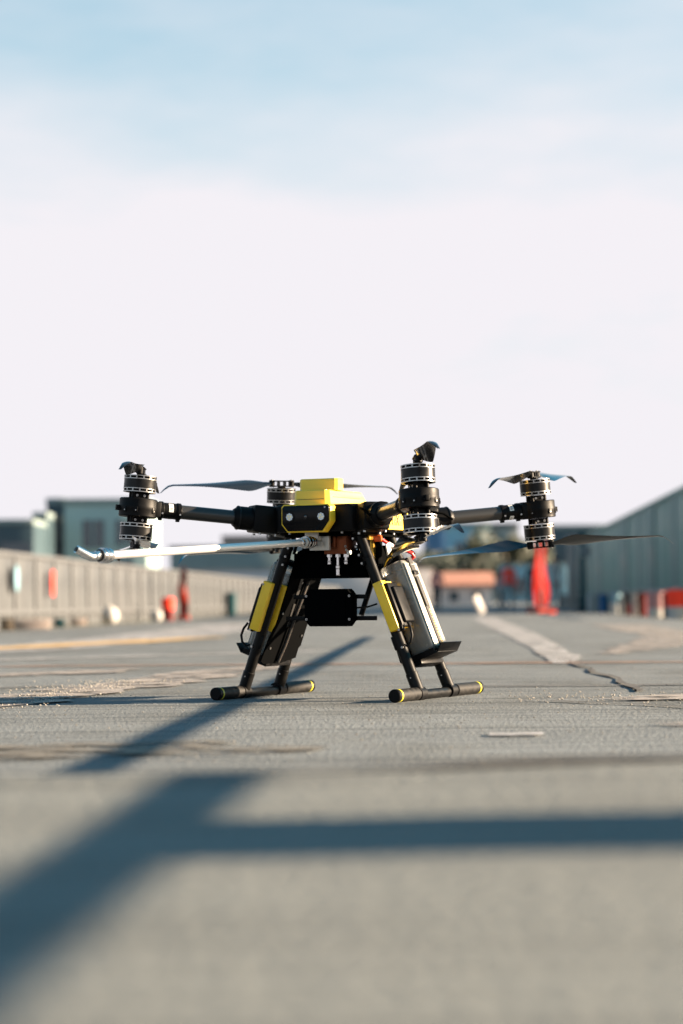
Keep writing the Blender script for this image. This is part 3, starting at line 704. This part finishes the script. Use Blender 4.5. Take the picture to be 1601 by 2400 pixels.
def ring_mesh():
    mb = MB()
    for z0, z1 in ((0, .0021), (.0073, .0094)): mb.lathe([(MR - .006, z0), (MR + .0006, z0), (MR + .0006, z1), (MR - .006, z1)], 'silver', n=48)
    mb.lathe([(0, .0004), (MR - .0022, .0004), (MR - .0022, .0090), (0, .0090)], 'matte', n=32)
    for i in range(14):
        a = i * math.pi / 7; mb.box((MR - .0018, 0, .0047), (.0036, .0032, .0052), 'silver', mtx=RZ(a))
    return mb.mesh('silver_ring')
ringm = ring_mesh()
def spacer_mesh():
    mb = MB(); mb.box((0, 0, .007), (.030, .034, .014), 'plastic', bev=.001)
    for sx in (-1, 1):
        for sy in (-1, 1): mb.cyl((sx * .017, sy * .014, 0), (sx * .017, sy * .014, .0142), .0045, 'plastic', n=12)
    for sy in (-1, 1):
        for sx in (-.009, .009):
            mb.cyl((sx, sy * .0172, .007), (sx, sy * .0188, .007), .0028, 'silver', n=10); mb.cyl((sx, sy * .0188, .007), (sx, sy * .0190, .007), .0013, 'ink', n=6)
    return mb.mesh('spacer')
spm = spacer_mesh()
def pod_mesh():
    mb = MB(); h = .022
    pr = [(0, -h), (.0435, -h), (.0455, -h + .002), (.0455, -.006), (.0462, -.004), (.0462, .004), (.0455, .006), (.0455, h - .002), (.0435, h), (0, h)]
    mb.lathe(pr, 'plastic', n=40)
    mb.box((-.034, 0, 0), (.034, .052, .036), 'plastic', bev=.003)
    mb.box((.049, 0, -.003), (.011, .010, .013), 'plastic', bev=.001)
    mb.box((.0475, 0, -.006), (.008, .018, .004), 'plastic')
    for a in (-130, -70, -35, 35, 70, 130):
        mb.box((.0455, 0, -.006), (.004, .009, .013), 'plastic', mtx=RZ(R(a)), bev=.0006)
        mb.cyl((.0472, 0, -.008), (.0482, 0, -.008), .0016, 'silver', n=8, mtx=RZ(R(a)))
    return mb.mesh('motor_mount')
podm = pod_mesh()
def clamp_mesh():
    mb = MB()
    mb.cyl((-.099, 0, 0), (-.048, 0, 0), .0192, 'plastic', n=28, bev=.001)
    mb.cyl((-.060, 0, 0), (-.050, 0, 0), .0215, 'plastic', n=28, bev=.001)
    mb.cyl((-.104, 0, 0), (-.094, 0, 0), .0208, 'plastic', n=28, bev=.001)
    for x in (-.099, -.055):
        mb.box((x, 0, -.0205), (.008, .012, .008), 'plastic', bev=.001)
        mb.cyl((x, -.0195, -.008), (x, -.0235, -.008), .0024, 'silver', n=8); mb.cyl((x, .0195, -.008), (x, .0235, -.008), .0024, 'silver', n=8)
    return mb.mesh('clamp')
clm = clamp_mesh()
def sticker_mesh():
    mb = MB()
    for a0, a1 in ((R(-160), R(-100)), (R(-60), R(10)), (R(80), R(150))):
        mb.lathe([(.01945, 0), (.01945, .011)], 'white', T(-.083, 0, 0) @ RY(R(90)), n=10, a0=a0, a1=a1)
        for i in range(7):
            b0 = a0 + (a1 - a0) * (.12 + i * .12); mb.lathe([(.01960, .0020), (.01960, .0088)], 'ink', T(-.083, 0, 0) @ RY(R(90)), n=2, a0=b0, a1=b0 + R(2.0 + (i % 3) * 1.4))
    return mb.mesh('barcode_sticker')
stm = sticker_mesh()
tubem = MB().cyl((-.245, 0, 0), (-.09, 0, 0), .0170, 'carbon', n=40).mesh('arm')
def root_mesh():
    mb = MB(); X = RY(R(90))
    mb.lathe([(0, 0), (.020, 0), (.0285, .012), (.0285, .052), (0, .052)], 'plastic', T(-.236, 0, 0) @ RY(R(-90)), n=8 * 4)
    mb.lathe([(.0288, .010), (.0296, .011), (.0296, .013), (.0288, .014)], 'anod', T(-.236, 0, 0) @ RY(R(-90)), n=32)
    mb.box((-.318, 0, .001), (.075, .066, .066), 'plastic', bev=.006)
    mb.box((-.372, 0, .0), (.05, .080, .072), 'plastic', bev=.008)
    for sy in (-1, 1):
        mb.cyl((-.30, sy * .026, -.033), (-.30, sy * .026, -.037), .0035, 'silver', n=10); mb.cyl((-.34, sy * .026, -.033), (-.34, sy * .026, -.038), .0035, 'silver', n=10)
    mb.tube([(-.30, -.034, .02), (-.27, -.036, .012), (-.245, -.030, -.004)], .003, 'matte', n=6)
    return mb.mesh('arm_joint')
rtm = root_mesh()
ARM = {'FR': -45, 'BR': 45, 'BL': 135, 'FL': 225}
PROPS = {('FL', 1): -90.5, ('FR', 1): -86.5, ('BR', 1): -112, ('BL', 1): 198, ('FL', -1): -76, ('FR', -1): -79, ('BR', -1): -15.6, ('BL', -1): 218}
AN = {'FR': 'front right', 'BR': 'rear right', 'BL': 'rear left', 'FL': 'front left'}
AZ0 = {k: R(v) for k, v in ARM.items()}
for k, az in AZ0.items():
    B = RZ(az) @ T(RAD, 0, PZ) @ RY(-TILT)
    arm = link('arm', tubem, drone, B)
    link('clamp', clm, arm); link('barcode_sticker', stm, arm); link('arm_joint', rtm, arm)
    link('motor_mount', podm, drone, B)
    for up in (1, -1):
        Q = B if up == 1 else B @ RX(math.pi)
        link('spacer', spm, drone, Q @ T(0, 0, .0222))
        mo = link('motor', bellm, drone, Q @ T(0, 0, .0370))
        link('silver_ring', ringm, mo); link('silver_ring', ringm, mo, T(0, 0, MH - .0094) @ RZ(.2))
        pr = link('propeller', hubm, drone)
        wa = R(PROPS[(k, up)]) - (az + YAW)
        cw = (up == 1) ^ (k in ('FR', 'BL'))
        pr.matrix_local = B @ RZ(wa) @ (T(0, 0, .0810) if up == 1 else T(0, 0, -.0810) @ RX(math.pi))
        for q in (0, math.pi): link('blade', blades[(cw, up)], pr, RZ(q) @ T(0, 0, .0085))

# --- body ---------------------------------------------------------
mb = MB(); mb.prism([(-.10, -.165), (.10, -.165), (.135, -.12), (.135, .12), (.10, .165), (-.10, .165), (-.135, .12), (-.135, -.12)], .402, .468, 'plastic', bev=.006)
mb.prism([(-.085, -.15), (.085, -.15), (.115, -.1), (.115, .1), (.085, .15), (-.085, .15), (-.115, .1), (-.115, -.1)], .392, .4015, 'matte')
for x, y in ((-.07, -.155), (.07, -.155), (.10, -.10), (-.10, -.10), (.12, -.05), (.12, .03)):
    mb.cyl((x, y, .4015), (x, y, .3975), .0035, 'silver', n=10)
mb.obj('body', drone)
# head lamp unit: yellow rim, black face, two round lights, camera
def octo(w, h, c, cx=0, cz=0): return [(cx - w + c, cz - h), (cx + w - c * 1.2, cz - h), (cx + w, cz - h + c * 1.6), (cx + w, cz + h - c * .35), (cx + w - c * .35, cz + h), (cx - w + c * .35, cz + h), (cx - w, cz + h - c * .35), (cx - w, cz - h + c * 1.2)]
FM = T(0, -.180, .4335) @ RX(R(90))           # local xy -> x,z ; z -> -y
mb = MB(); mb.prism(octo(.0655, .0335, .016), 0, .027, 'yellow', FM, bev=.0012); face = mb.obj('headlight_unit', drone)
mb = MB(); mb.prism(octo(.0625, .0305, .015), .0272, .0295, 'gloss', FM, bev=.0008); mb.obj('face_plate', face)
for s in (-1, 1):
    mb = MB(); Q = FM @ T(s * .0420, .0035, .0293)
    mb.lathe([(.0085, .0006), (.0122, .0006), (.0122, .0020), (.0085, .0020)], 'gloss', Q, n=28)
    mb.lathe([(0, .0008), (.0100, .0012)], 'led', Q, n=28)
    for i in range(8): mb.lathe([(0, .0030), (.0018, .0026), (.0026, .0012)], 'led', Q @ T(.0072 * math.cos(i * .785), .0072 * math.sin(i * .785), 0), n=10)
    for i in range(3):
        a = R(100 + 120 * i) if s > 0 else R(20 + 120 * i); mb.box((.0043 * math.cos(a), .0043 * math.sin(a), .0022), (.0040, .0040, .0012), 'die', mtx=Q, rot=a)
    mb.obj('headlight', face)
mb = MB(); Q = FM @ T(0, .0035, .0293); mb.lathe([(.0045, 0), (.0066, 0), (.0066, .0014), (.0045, .0014)], 'gloss', Q, n=24); mb.lathe([(0, .0010), (.0035, .0008), (.0045, .0002)], 'lens', Q, n=20)
mb.obj('camera_lens', face)
mb = MB(); mb.cyl((.052, -.2085, .459), (.052, -.2105, .459), .0022, 'silver', n=10); mb.obj('screw', face)
# yellow top shell
mb = MB()
prof = [(-.172, .4665), (-.166, .5035), (-.010, .5035), (.045, .474), (.045, .4665)]
def loft(sections, k, mtx=None):
    bm = mb.bm; rg = [[bm.verts.new(p) for p in s_] for s_ in sections]; n = len(rg[0])
    fs = [bm.faces.new((a[j], a[(j + 1) % n], b[(j + 1) % n], b[j])) for a, b in zip(rg, rg[1:]) for j in range(n)]
    fs += [bm.faces.new(rg[0]), bm.faces.new(rg[-1][::-1])]
    mb._fin([v for r_ in rg for v in r_], mtx, k, fs)
def oct_ring(x0, x1, y0, y1, c, z): return [(x0 + c, y0, z), (x1 - c, y0, z), (x1, y0 + c, z), (x1, y1 - c, z), (x1 - c, y1, z), (x0 + c, y1, z), (x0, y1 - c, z), (x0, y0 + c, z)]
loft([oct_ring(-.052, .046, -.176, .06, .010, .4670), oct_ring(-.050, .043, -.174, .02, .009, .5000), oct_ring(-.048, .041, -.172, .016, .009, .5020)], 'yellow_pale')
ts = mb.obj('top_shell', drone, smooth=25)
for x, y in ((-.036, -.160), (.030, -.160), (.030, -.01), (-.036, -.01)): MB().cyl((x, y, .5018), (x, y, .5034), .0024, 'silver', n=10).obj('screw', ts)
MB().box((.0450, -.075, .486), (.0012, .150, .0009), 'ink').obj('seam', ts)
MB().box((-.003, -.1755, .480), (.074, .0012, .0009), 'ink').obj('seam', ts)
mb = MB(); loft([oct_ring(-.052, .050, -.140, -.100, .006, .5023), oct_ring(-.052, .050, -.140, -.100, .006, .5290), oct_ring(-.050, .048, -.138, -.102, .006, .5310)], 'yellow_pale'); mb.obj('antenna_cover', drone, smooth=25)
# side panels with the name
for s in (1, -1):
    mb = MB(); Q = T(s * .140, 0, 0) @ RZ(R(90)) @ RX(R(90))      # local x -> +y, local y -> z, local z -> +x
    mb.prism([(-.150, .408), (.060, .408), (.060, .452), (-.085, .452), (-.115, .430), (-.140, .416)], -.006, .006, 'yellow_pale', Q, bev=.001)
    mb.prism([(-.060, .4075), (.055, .4075), (.055, .4175), (-.050, .4175)], .0062, .0085, 'yellow_pale', Q)
    pn = mb.obj('side_panel', drone)
    cu_ = bpy.data.curves.new('lettering', 'FONT'); cu_.body = 'APELLIX'; cu_.size = .034; cu_.extrude = .0006; cu_.space_character = 1.12
    tmp = bpy.data.objects.new('lettering', cu_); col.objects.link(tmp)
    me = bpy.data.meshes.new_from_object(tmp.evaluated_get(bpy.context.evaluated_depsgraph_get())); bpy.data.objects.remove(tmp)
    me.materials.clear(); me.materials.append(M['ink'])
    lt = link('lettering', me, pn)
    if s == 1: lt.matrix_local = T(.140 + .0068, -.100, .4190) @ RZ(R(90)) @ RX(R(90)) @ Matrix.Diagonal((.80, 1, 1, 1))
    else: lt.matrix_local = T(-.140 - .0068, .040, .4215) @ RZ(R(-90)) @ RX(R(90)) @ Matrix.Diagonal((.92, 1, 1, 1))

# --- landing gear -------------------------------------------------
XO = .0115
def side_frame(s): # leg axis: foot -> top
    foot = Vector((XO + s * .2365, 0, .0155)); top = Vector((XO * .3 + s * .092, 0, .395)); u = (top - foot).normalized(); wv = Vector((u.z * s, 0, -u.x * s))
    return foot, top, u, wv
for s in (1, -1):
    foot, top, u, wv = side_frame(s)
    sk = MB(); X0 = foot.x
    sk.cyl((X0, -.150, .0125), (X0, .150, .0125), .0118, 'leg', n=28)
    skid = sk.obj('skid', drone)
    for e in (-1, 1):
        a = MB(); ys_ = .250 * e; yi = (.128 if e < 0 else .098) * e
        a.cyl((X0, ys_, .0155), (X0, yi, .0155), .0152, 'leg_dusty', n=32, bev=.0015); a.obj('skid_sleeve', skid)
        a = MB(); a.cyl((X0, ys_ + .003 * e, .0155), (X0, ys_ - .010 * e, .0155), .0156, 'plastic', n=32, bev=.002); a.obj('end_cap', skid)
        a = MB(); a.cyl((X0, ys_ - .0115 * e, .0155), (X0, ys_ - .0175 * e, .0155), .01562, 'yellow_ring', n=32); a.obj('yellow_ring', skid)
    for yl in (-.112, .072):
        f = Vector((foot.x, yl, .0155)); t_ = Vector((top.x, yl * (1 if yl < 0 else .8), .395)); d = (t_ - f).normalized()
        lg = MB(); lg.cyl(f, t_, .0132, 'leg', n=28); leg = lg.obj('leg', drone)
        a = MB(); a.cyl(f + d * .006, f + d * .052, .0148, 'leg', n=28, bev=.001); a.cyl((f.x, yl - .016, .0150), (f.x, yl + .016, .0150), .0168, 'plastic', n=28, bev=.001)
        a.box(f + d * .008 + Vector((s * .012, -.012, .0)), (.006, .008, .010), 'plastic', bev=.001)
        a.cyl(f + d * .040 + Vector((0, -.0145, 0)), f + d * .040 + Vector((0, -.0160, 0)), .0016, 'silver', n=8)
        a.obj('foot_joint', leg)
        a = MB(); a.box(f + d * .128 + Vector((-s * .010, -.004, 0)), (.012, .012, .034), 'plastic', rot=Matrix.Rotation(-s * R(21), 3, 'Y'), bev=.002)
        a.cyl(f + d * .118 + Vector((s * .008, -.012, 0)), f + d * .118 + Vector((s * .008, -.0165, 0)), .003, 'silver', n=10)
        a.cyl(f + d * .345, f + d * .352, .0140, 'silver' if False else 'plastic', n=24)
        a.obj('bracket', leg)
# basis in the plane of each leg pair: columns (w outward, y, u up)
def LF(s):
    foot, top, u, wv = side_frame(s)
    m3 = Matrix((wv if s > 0 else wv, Vector((0, 1, 0)), u)).transposed().to_4x4()
    m3.translation = foot; return m3
for s in (1, -1):
    B = LF(s)
    # battery
    bat = MB(); bat.box((.023, -.017, .1985), (.060, .076, .205), 'foil', bev=.006, mtx=B, seg=3)
    bo = bat.obj('battery', drone); bo['label'] = 'grey battery pack under clear film'
    MB().box((.023, -.017, .2065), (.066, .082, .233), 'film', bev=.010, mtx=B, seg=3).obj('clear_film', bo)
    a = MB(); a.box((.0568, -.017, .2045), (.003, .070, .215), 'foil_side', mtx=B, bev=.001); a.obj('side_label', bo)
    a = MB(); a.box((.0598, -.016, .2065), (.0028, .022, .234), 'strap', mtx=B, bev=.001); a.box((.025, -.016, .3245), (.070, .022, .0028), 'strap', mtx=B, bev=.001)
    a.box((.0625, -.016, .285), (.004, .025, .010), 'plastic', mtx=B, bev=.001); a.box((.0625, -.016, .305), (.004, .025, .004), 'silver', mtx=B); a.box((.0625, -.016, .276), (.004, .025, .0025), 'silver', mtx=B)
    a.box((.0622, -.018, .235), (.0030, .017, .075), 'strap', mtx=B, bev=.001)
    st = a.obj('strap', bo)
    a = MB(); rr_ = random.Random(3)
    z = .105
    while z < .19:
        hh = rr_.uniform(.0025, .006); a.box((.0617, -.014, z), (.0008, rr_.uniform(.006, .010), hh * .7), 'paletext', mtx=B); z += hh + .0015
    a.obj('strap_print', bo)
    a = MB(); z = .11
    while z < .30:
        hh = rr_.uniform(.003, .009); a.box((.0586, -.041 + rr_.uniform(-.002, .002), z), (.0010, rr_.uniform(.004, .009), hh * .6), 'paletext', mtx=B); z += hh + .002
    a.obj('side_print', bo)
    a = MB(); a.box((.023, -.017, .325), (.044, .05, .012), 'matte', mtx=B, bev=.004); a.obj('battery_top', bo)
    # tray
    tr = MB(); tr.box((.024, -.006, .0805), (.080, .122, .0035), 'plastic', mtx=B, bev=.001)
    tr.box((.022, -.066, .087), (.070, .0030, .012), 'plastic', mtx=B)
    tr.box((0, 0, 0), (.0030, .122, .024), 'plastic', mtx=B @ T(.0715, -.006, .0890) @ RY(R(48)), bev=.001)
    tr.box((.0, .0, .074), (.030, .13, .012), 'plastic', mtx=B, bev=.003); tr.obj('battery_tray', drone)
    # inner plate with slots between front and rear leg
    pl = MB(); poly = [(-.108, .068), (-.10, .120), (-.085, .165), (-.085, .350), (-.02, .372), (.070, .372), (.082, .33), (.082, .105), (.074, .098), (.074, .072), (.035, .066), (-.0, .060), (-.05, .062), (-.09, .060)]
    pl.prism(poly, .0, .004, 'matte', B @ T(-.020, 0, .018) @ Matrix(((0, 0, 1, 0), (1, 0, 0, 0), (0, 1, 0, 0), (0, 0, 0, 1))))
    for y_, z_ in ((-.070, .345), (-.075, .21), (.07, .24), (.065, .15), (-.085, .12), (-.02, .29)):
        pl.cyl((-.0205, y_, z_), (-.0232, y_, z_), .0030, 'silver', n=10, mtx=B)
    plo = pl.obj('frame_plate', drone)
    a = MB(); a.box((-.0215, -.028, .30), (.0022, .013, .10), 'ink', mtx=B); a.box((-.0215, .01, .33), (.0022, .02, .05), 'ink', mtx=B); a.box((-.0215, -.025, .205), (.0022, .014, .06), 'ink', mtx=B); a.obj('slot', plo)
    a = MB(); a.tube([B @ Vector(p) for p in ((-.026, .0, .295), (-.029, -.010, .255), (-.028, -.016, .20), (-.028, -.022, .13), (-.026, -.030, .084))], .0050, 'braid', n=12); a.obj('braided_cable', plo)
    # yellow radio holder wrapped round the front leg, black radio outside
    yb = MB(); yb.box((.010, -.128, .219), (.025, .024, .124), 'yellow', mtx=B, bev=.0022)
    yb.box((-.006, -.084, .219), (.022, .010, .120), 'yellow', mtx=B, bev=.002); yb.box((.014, -.098, .219), (.014, .030, .118), 'yellow', mtx=B)
    yo = yb.obj('radio_holder', drone)
    a = MB(); a.box((.025, -.104, .216), (.014, .056, .112), 'plastic', mtx=B, bev=.004); a.box((.034, -.096, .214), (.012, .052, .092), 'plastic', mtx=B, bev=.005, seg=3)
    a.box((.022, -.128, .158), (.016, .014, .014), 'plastic', mtx=B, bev=.002)
    a.cyl((.020, -.136, .272), (.020, -.140, .272), .003, 'silver', n=10, mtx=B); a.cyl((.020, -.134, .155), (.020, -.139, .155), .003, 'silver', n=10, mtx=B)
    rad_ = a.obj('radio_box', drone)
    a = MB(); a.tube([B @ Vector(p) for p in ((.040, -.118, .165), (.044, -.124, .150), (.043, -.128, .132), (.034, -.130, .118), (.022, -.128, .112), (.014, -.124, .118))], .0030, 'plastic', n=8); a.obj('cable', rad_)
# open look of the front of the left leg: leg stays in front of the holder
# --- centre parts -------------------------------------------------
mb = MB()
for z in (.246, .194): mb.box((.012, -.100, z), (.245 - (z - .19) * .8, .010, .0105), 'plastic', bev=.001)
mb.tube([(.05, -.098, .222), (.08, -.102, .219), (.11, -.10, .221), (.135, -.10, .228)], .0022, 'plastic', n=8)
mb.obj('cross_rail', drone)
CB = T(.0225, -.122, .220) @ RX(R(90))
mb = MB(); mb.prism([(-.052, -.045), (.052, -.045), (.052, -.040), (.064, -.030), (.064, .030), (.052, .040), (.052, .045), (-.052, .045), (-.052, .040), (-.064, .030), (-.064, -.030), (-.052, -.040)], -.014, .016, 'matte', CB, bev=.002)
mb.prism([(-.046, -.038), (.046, -.038), (.046, .038), (-.046, .038)], .016, .018, 'matte', CB, bev=.0008)
ctl = mb.obj('control_box', drone)
for x in (-.0575, .0575):
    for z in (-.028, .028):
        a = MB(); a.lathe([(0, .016), (.0030, .016), (.0030, .0188), (0, .0188)], 'silver', CB @ T(x, z, 0), n=12); a.lathe([(0, .0189), (.0014, .0189)], 'ink', CB @ T(x, z, 0), n=8); a.obj('screw', ctl)
mb = MB(); mb.box((-.004, -.045, .322), (.196, .060, .062), 'matte', bev=.003); mb.box((.0, .03, .336), (.16, .09, .05), 'matte', bev=.003)
mb.obj('belly_box', drone)
for x in (-.075, .075):
    MB().box((x, -.05, .372), (.006, .05, .05), 'matte').obj('hanger_plate', drone)
    for y in (-.02, .05): MB().cyl((x, y, .355), (x, y, .395), .005, 'matte', n=10).obj('standoff', drone)
MB().cyl((.055, .055, .30), (.035, .02, .20), .007, 'leg', n=12).obj('strut', drone)
# hanger clips down both leg tops
for s in (-1, 1):
    mb = MB()
    for z in (.385, .365, .345, .325):
        x_ = XO * .3 + s * (.092 + (.395 - z) * .385); mb.cyl((x_ - s * .012, -.128, z), (x_ - s * .012, -.132, z), .0028, 'silver', n=10); mb.box((x_ - s * .012, -.120, z), (.010, .016, .010), 'plastic')
    mb.obj('hanger_clip', drone)

# --- spray lance --------------------------------------------------
def lz(y): return .386 + (.053 * y / 1.10)            # droops towards the tip
lan = MB(); lan.cyl((0, -.235, lz(-.235)), (0, -1.085, lz(-1.085)), .0084, 'lance', n=28); lance = lan.obj('lance', drone)
a = MB(); a.cyl((0, -1.1165, lz(-1.1)), (0, -1.1225, lz(-1.1)), .0128, 'ink', n=20)
for y, r_ in ((-1.085, .0145), (-1.092, .0158), (-1.100, .0145), (-1.107, .0160), (-1.115, .0135)): a.cyl((0, y, lz(-1.1)), (0, y - .007, lz(-1.1)), r_, 'steel', n=24, bev=.0012)
a.cyl((0, -1.12, lz(-1.1)), (0, -1.135, lz(-1.1)), .0095, 'steel', n=6); a.obj('collar', lance)
a = MB(); z_ = lz(-1.1)
a.tube([(0, -1.130, z_), (0, -1.140, z_ - .003), (-.003, -1.150, z_ - .003), (-.007, -1.160, z_ + .001), (-.014, -1.172, z_ + .008), (-.018, -1.179, z_ + .012)], .0088, 'steel', n=20, rf=lambda s: 1.05 - .12 * s)
a.cyl((-.0182, -1.1793, z_ + .0122), (-.0190, -1.1807, z_ + .0130), .0052, 'ink', n=16); a.cyl((0, -1.138, z_ - .002), (0, -1.145, z_ - .002), .0098, 'steel', n=18, bev=.001)
a.obj('nozzle', lance)
a = MB()
for y, r_, k in ((-.238, .0105, 'steel'), (-.225, .0128, 'alu'), (-.213, .0150, 'steel'), (-.204, .0138, 'matte'), (-.197, .0152, 'steel'), (-.188, .0120, 'matte'), (-.181, .0132, 'steel')): a.cyl((0, y, lz(y)), (0, y + .0085, lz(y)), r_, k, n=24, bev=.001)
a.obj('coupling', lance)
mb = MB(); mb.cyl((0, -.176, .3765), (0, -.120, .379), .0075, 'clear', n=20); mb.cyl((0, -.176, .3765), (0, -.118, .379), .0030, 'steel', n=12)
mb.cyl((.0, -.118, .379), (.0, -.06, .382), .0058, 'steel', n=16); mb.obj('feed_tube', drone)
mb = MB(); mb.box((-.012, -.145, .388), (.036, .020, .036), 'alu', bev=.001); mb.box((-.002, -.128, .380), (.052, .012, .044), 'alu', bev=.001); mb.box((-.010, -.150, .372), (.050, .012, .010), 'alu')
for x in (-.025, .005): mb.cyl((x, -.157, .370), (x, -.1585, .370), .0022, 'silver', n=8)
mb.obj('lance_bracket', drone)
man = MB(); man.box((.026, -.075, .374), (.062, .055, .050), 'copper', bev=.002); man.box((.015, -.106, .381), (.030, .008, .032), 'copper', bev=.001)
man.box((.052, -.104, .372), (.010, .004, .046), 'copper'); mo_ = man.obj('valve_block', drone)
a = MB(); a.cyl((.012, -.110, .382), (.012, -.122, .382), .0125, 'plastic', n=24, bev=.002); a.cyl((.012, -.122, .382), (.012, -.127, .382), .0085, 'gloss', n=20, bev=.001); a.obj('knob', mo_)
for x, l_, n_ in ((.003, .018, 0), (.026, .045, 1), (.048, .018, 0)):
    a = MB(); a.cyl((x, -.088, .349), (x, -.088, .342), .0070, 'steel', n=6); a.cyl((x, -.088, .342), (x, -.088, .342 - l_ * .45), .0042, 'steel', n=16); a.cyl((x, -.088, .342 - l_ * .45), (x, -.088, .342 - l_ * .62), .0062, 'steel', n=16, bev=.001)
    a.cyl((x, -.088, .342 - l_ * .62), (x, -.088, .342 - l_), .0056, 'steel', n=16, bev=.0015); a.obj('fitting', mo_)
a = MB()
for x, z in ((.056, .367), (.058, .359), (-.003, .396), (.048, .396)): a.lathe([(.0014, 0), (.0030, 0), (.0030, .0020), (.0014, .0020)], 'silver', T(x, -.1065, z) @ RX(R(90)), n=12)
a.box((.062, -.10, .352), (.010, .010, .010), 'alu', bev=.001)
a.obj('screw', mo_)
# small yellow connector block, red power leads with white tag
mb = MB(); mb.box((.105, -.085, .392), (.020, .022, .020), 'gold', bev=.001); mb.box((.120, -.06, .386), (.020, .020, .016), 'orange', rot=.4, bev=.003); mb.box((.108, -.06, .36), (.008, .02, .05), 'gold'); mb.box((.113, -.045, .352), (.014, .024, .060), 'matte', bev=.003); mb.obj('connector', drone)
red = [(.122, -.060, .388), (.132, -.045, .378), (.142, -.028, .368), (.152, -.012, .361), (.166, .006, .356), (.176, .015, .350), (.178, .022, .342), (.170, .018, .334), (.158, .008, .332)]
mb = MB(); mb.tube(red, .0042, 'red', n=12); cab = mb.obj('power_cable', drone); cab['label'] = 'red power cable with a white tag'
mb = MB(); mb.tube([(.155, .02, .36), (.165, .03, .358), (.172, .036, .350), (.168, .03, .338), (.150, .012, .330)], .0036, 'matte', n=10); mb.obj('power_cable', drone)
mb = MB(); mb.box((.139, -.040, .360), (.004, .022, .030), 'white', rot=Matrix.Rotation(R(18), 3, 'X'), bev=.0008); mb.cyl((.137, -.036, .3725), (.143, -.026, .3675), .0054, 'white', n=12)
for i in range(3): mb.box((.1415, -.046 + i * .006, .352 + (i % 2) * .004), (.0006, .003, .006), 'ink')
mb.obj('tag', cab)
mb = MB()
for s in (1,):
    mb.tube([(.088, -.105, .40), (.10, -.10, .385), (.104, -.095, .37)], .004, 'matte', n=8)
mb.tube([(-.06, -.10, .392), (-.075, -.11, .375), (-.08, -.115, .35)], .004, 'matte', n=8); mb.tube([(.06, -.02, .392), (.075, .0, .372), (.06, .02, .35)], .004, 'matte', n=8)
mb.obj('cable', drone)
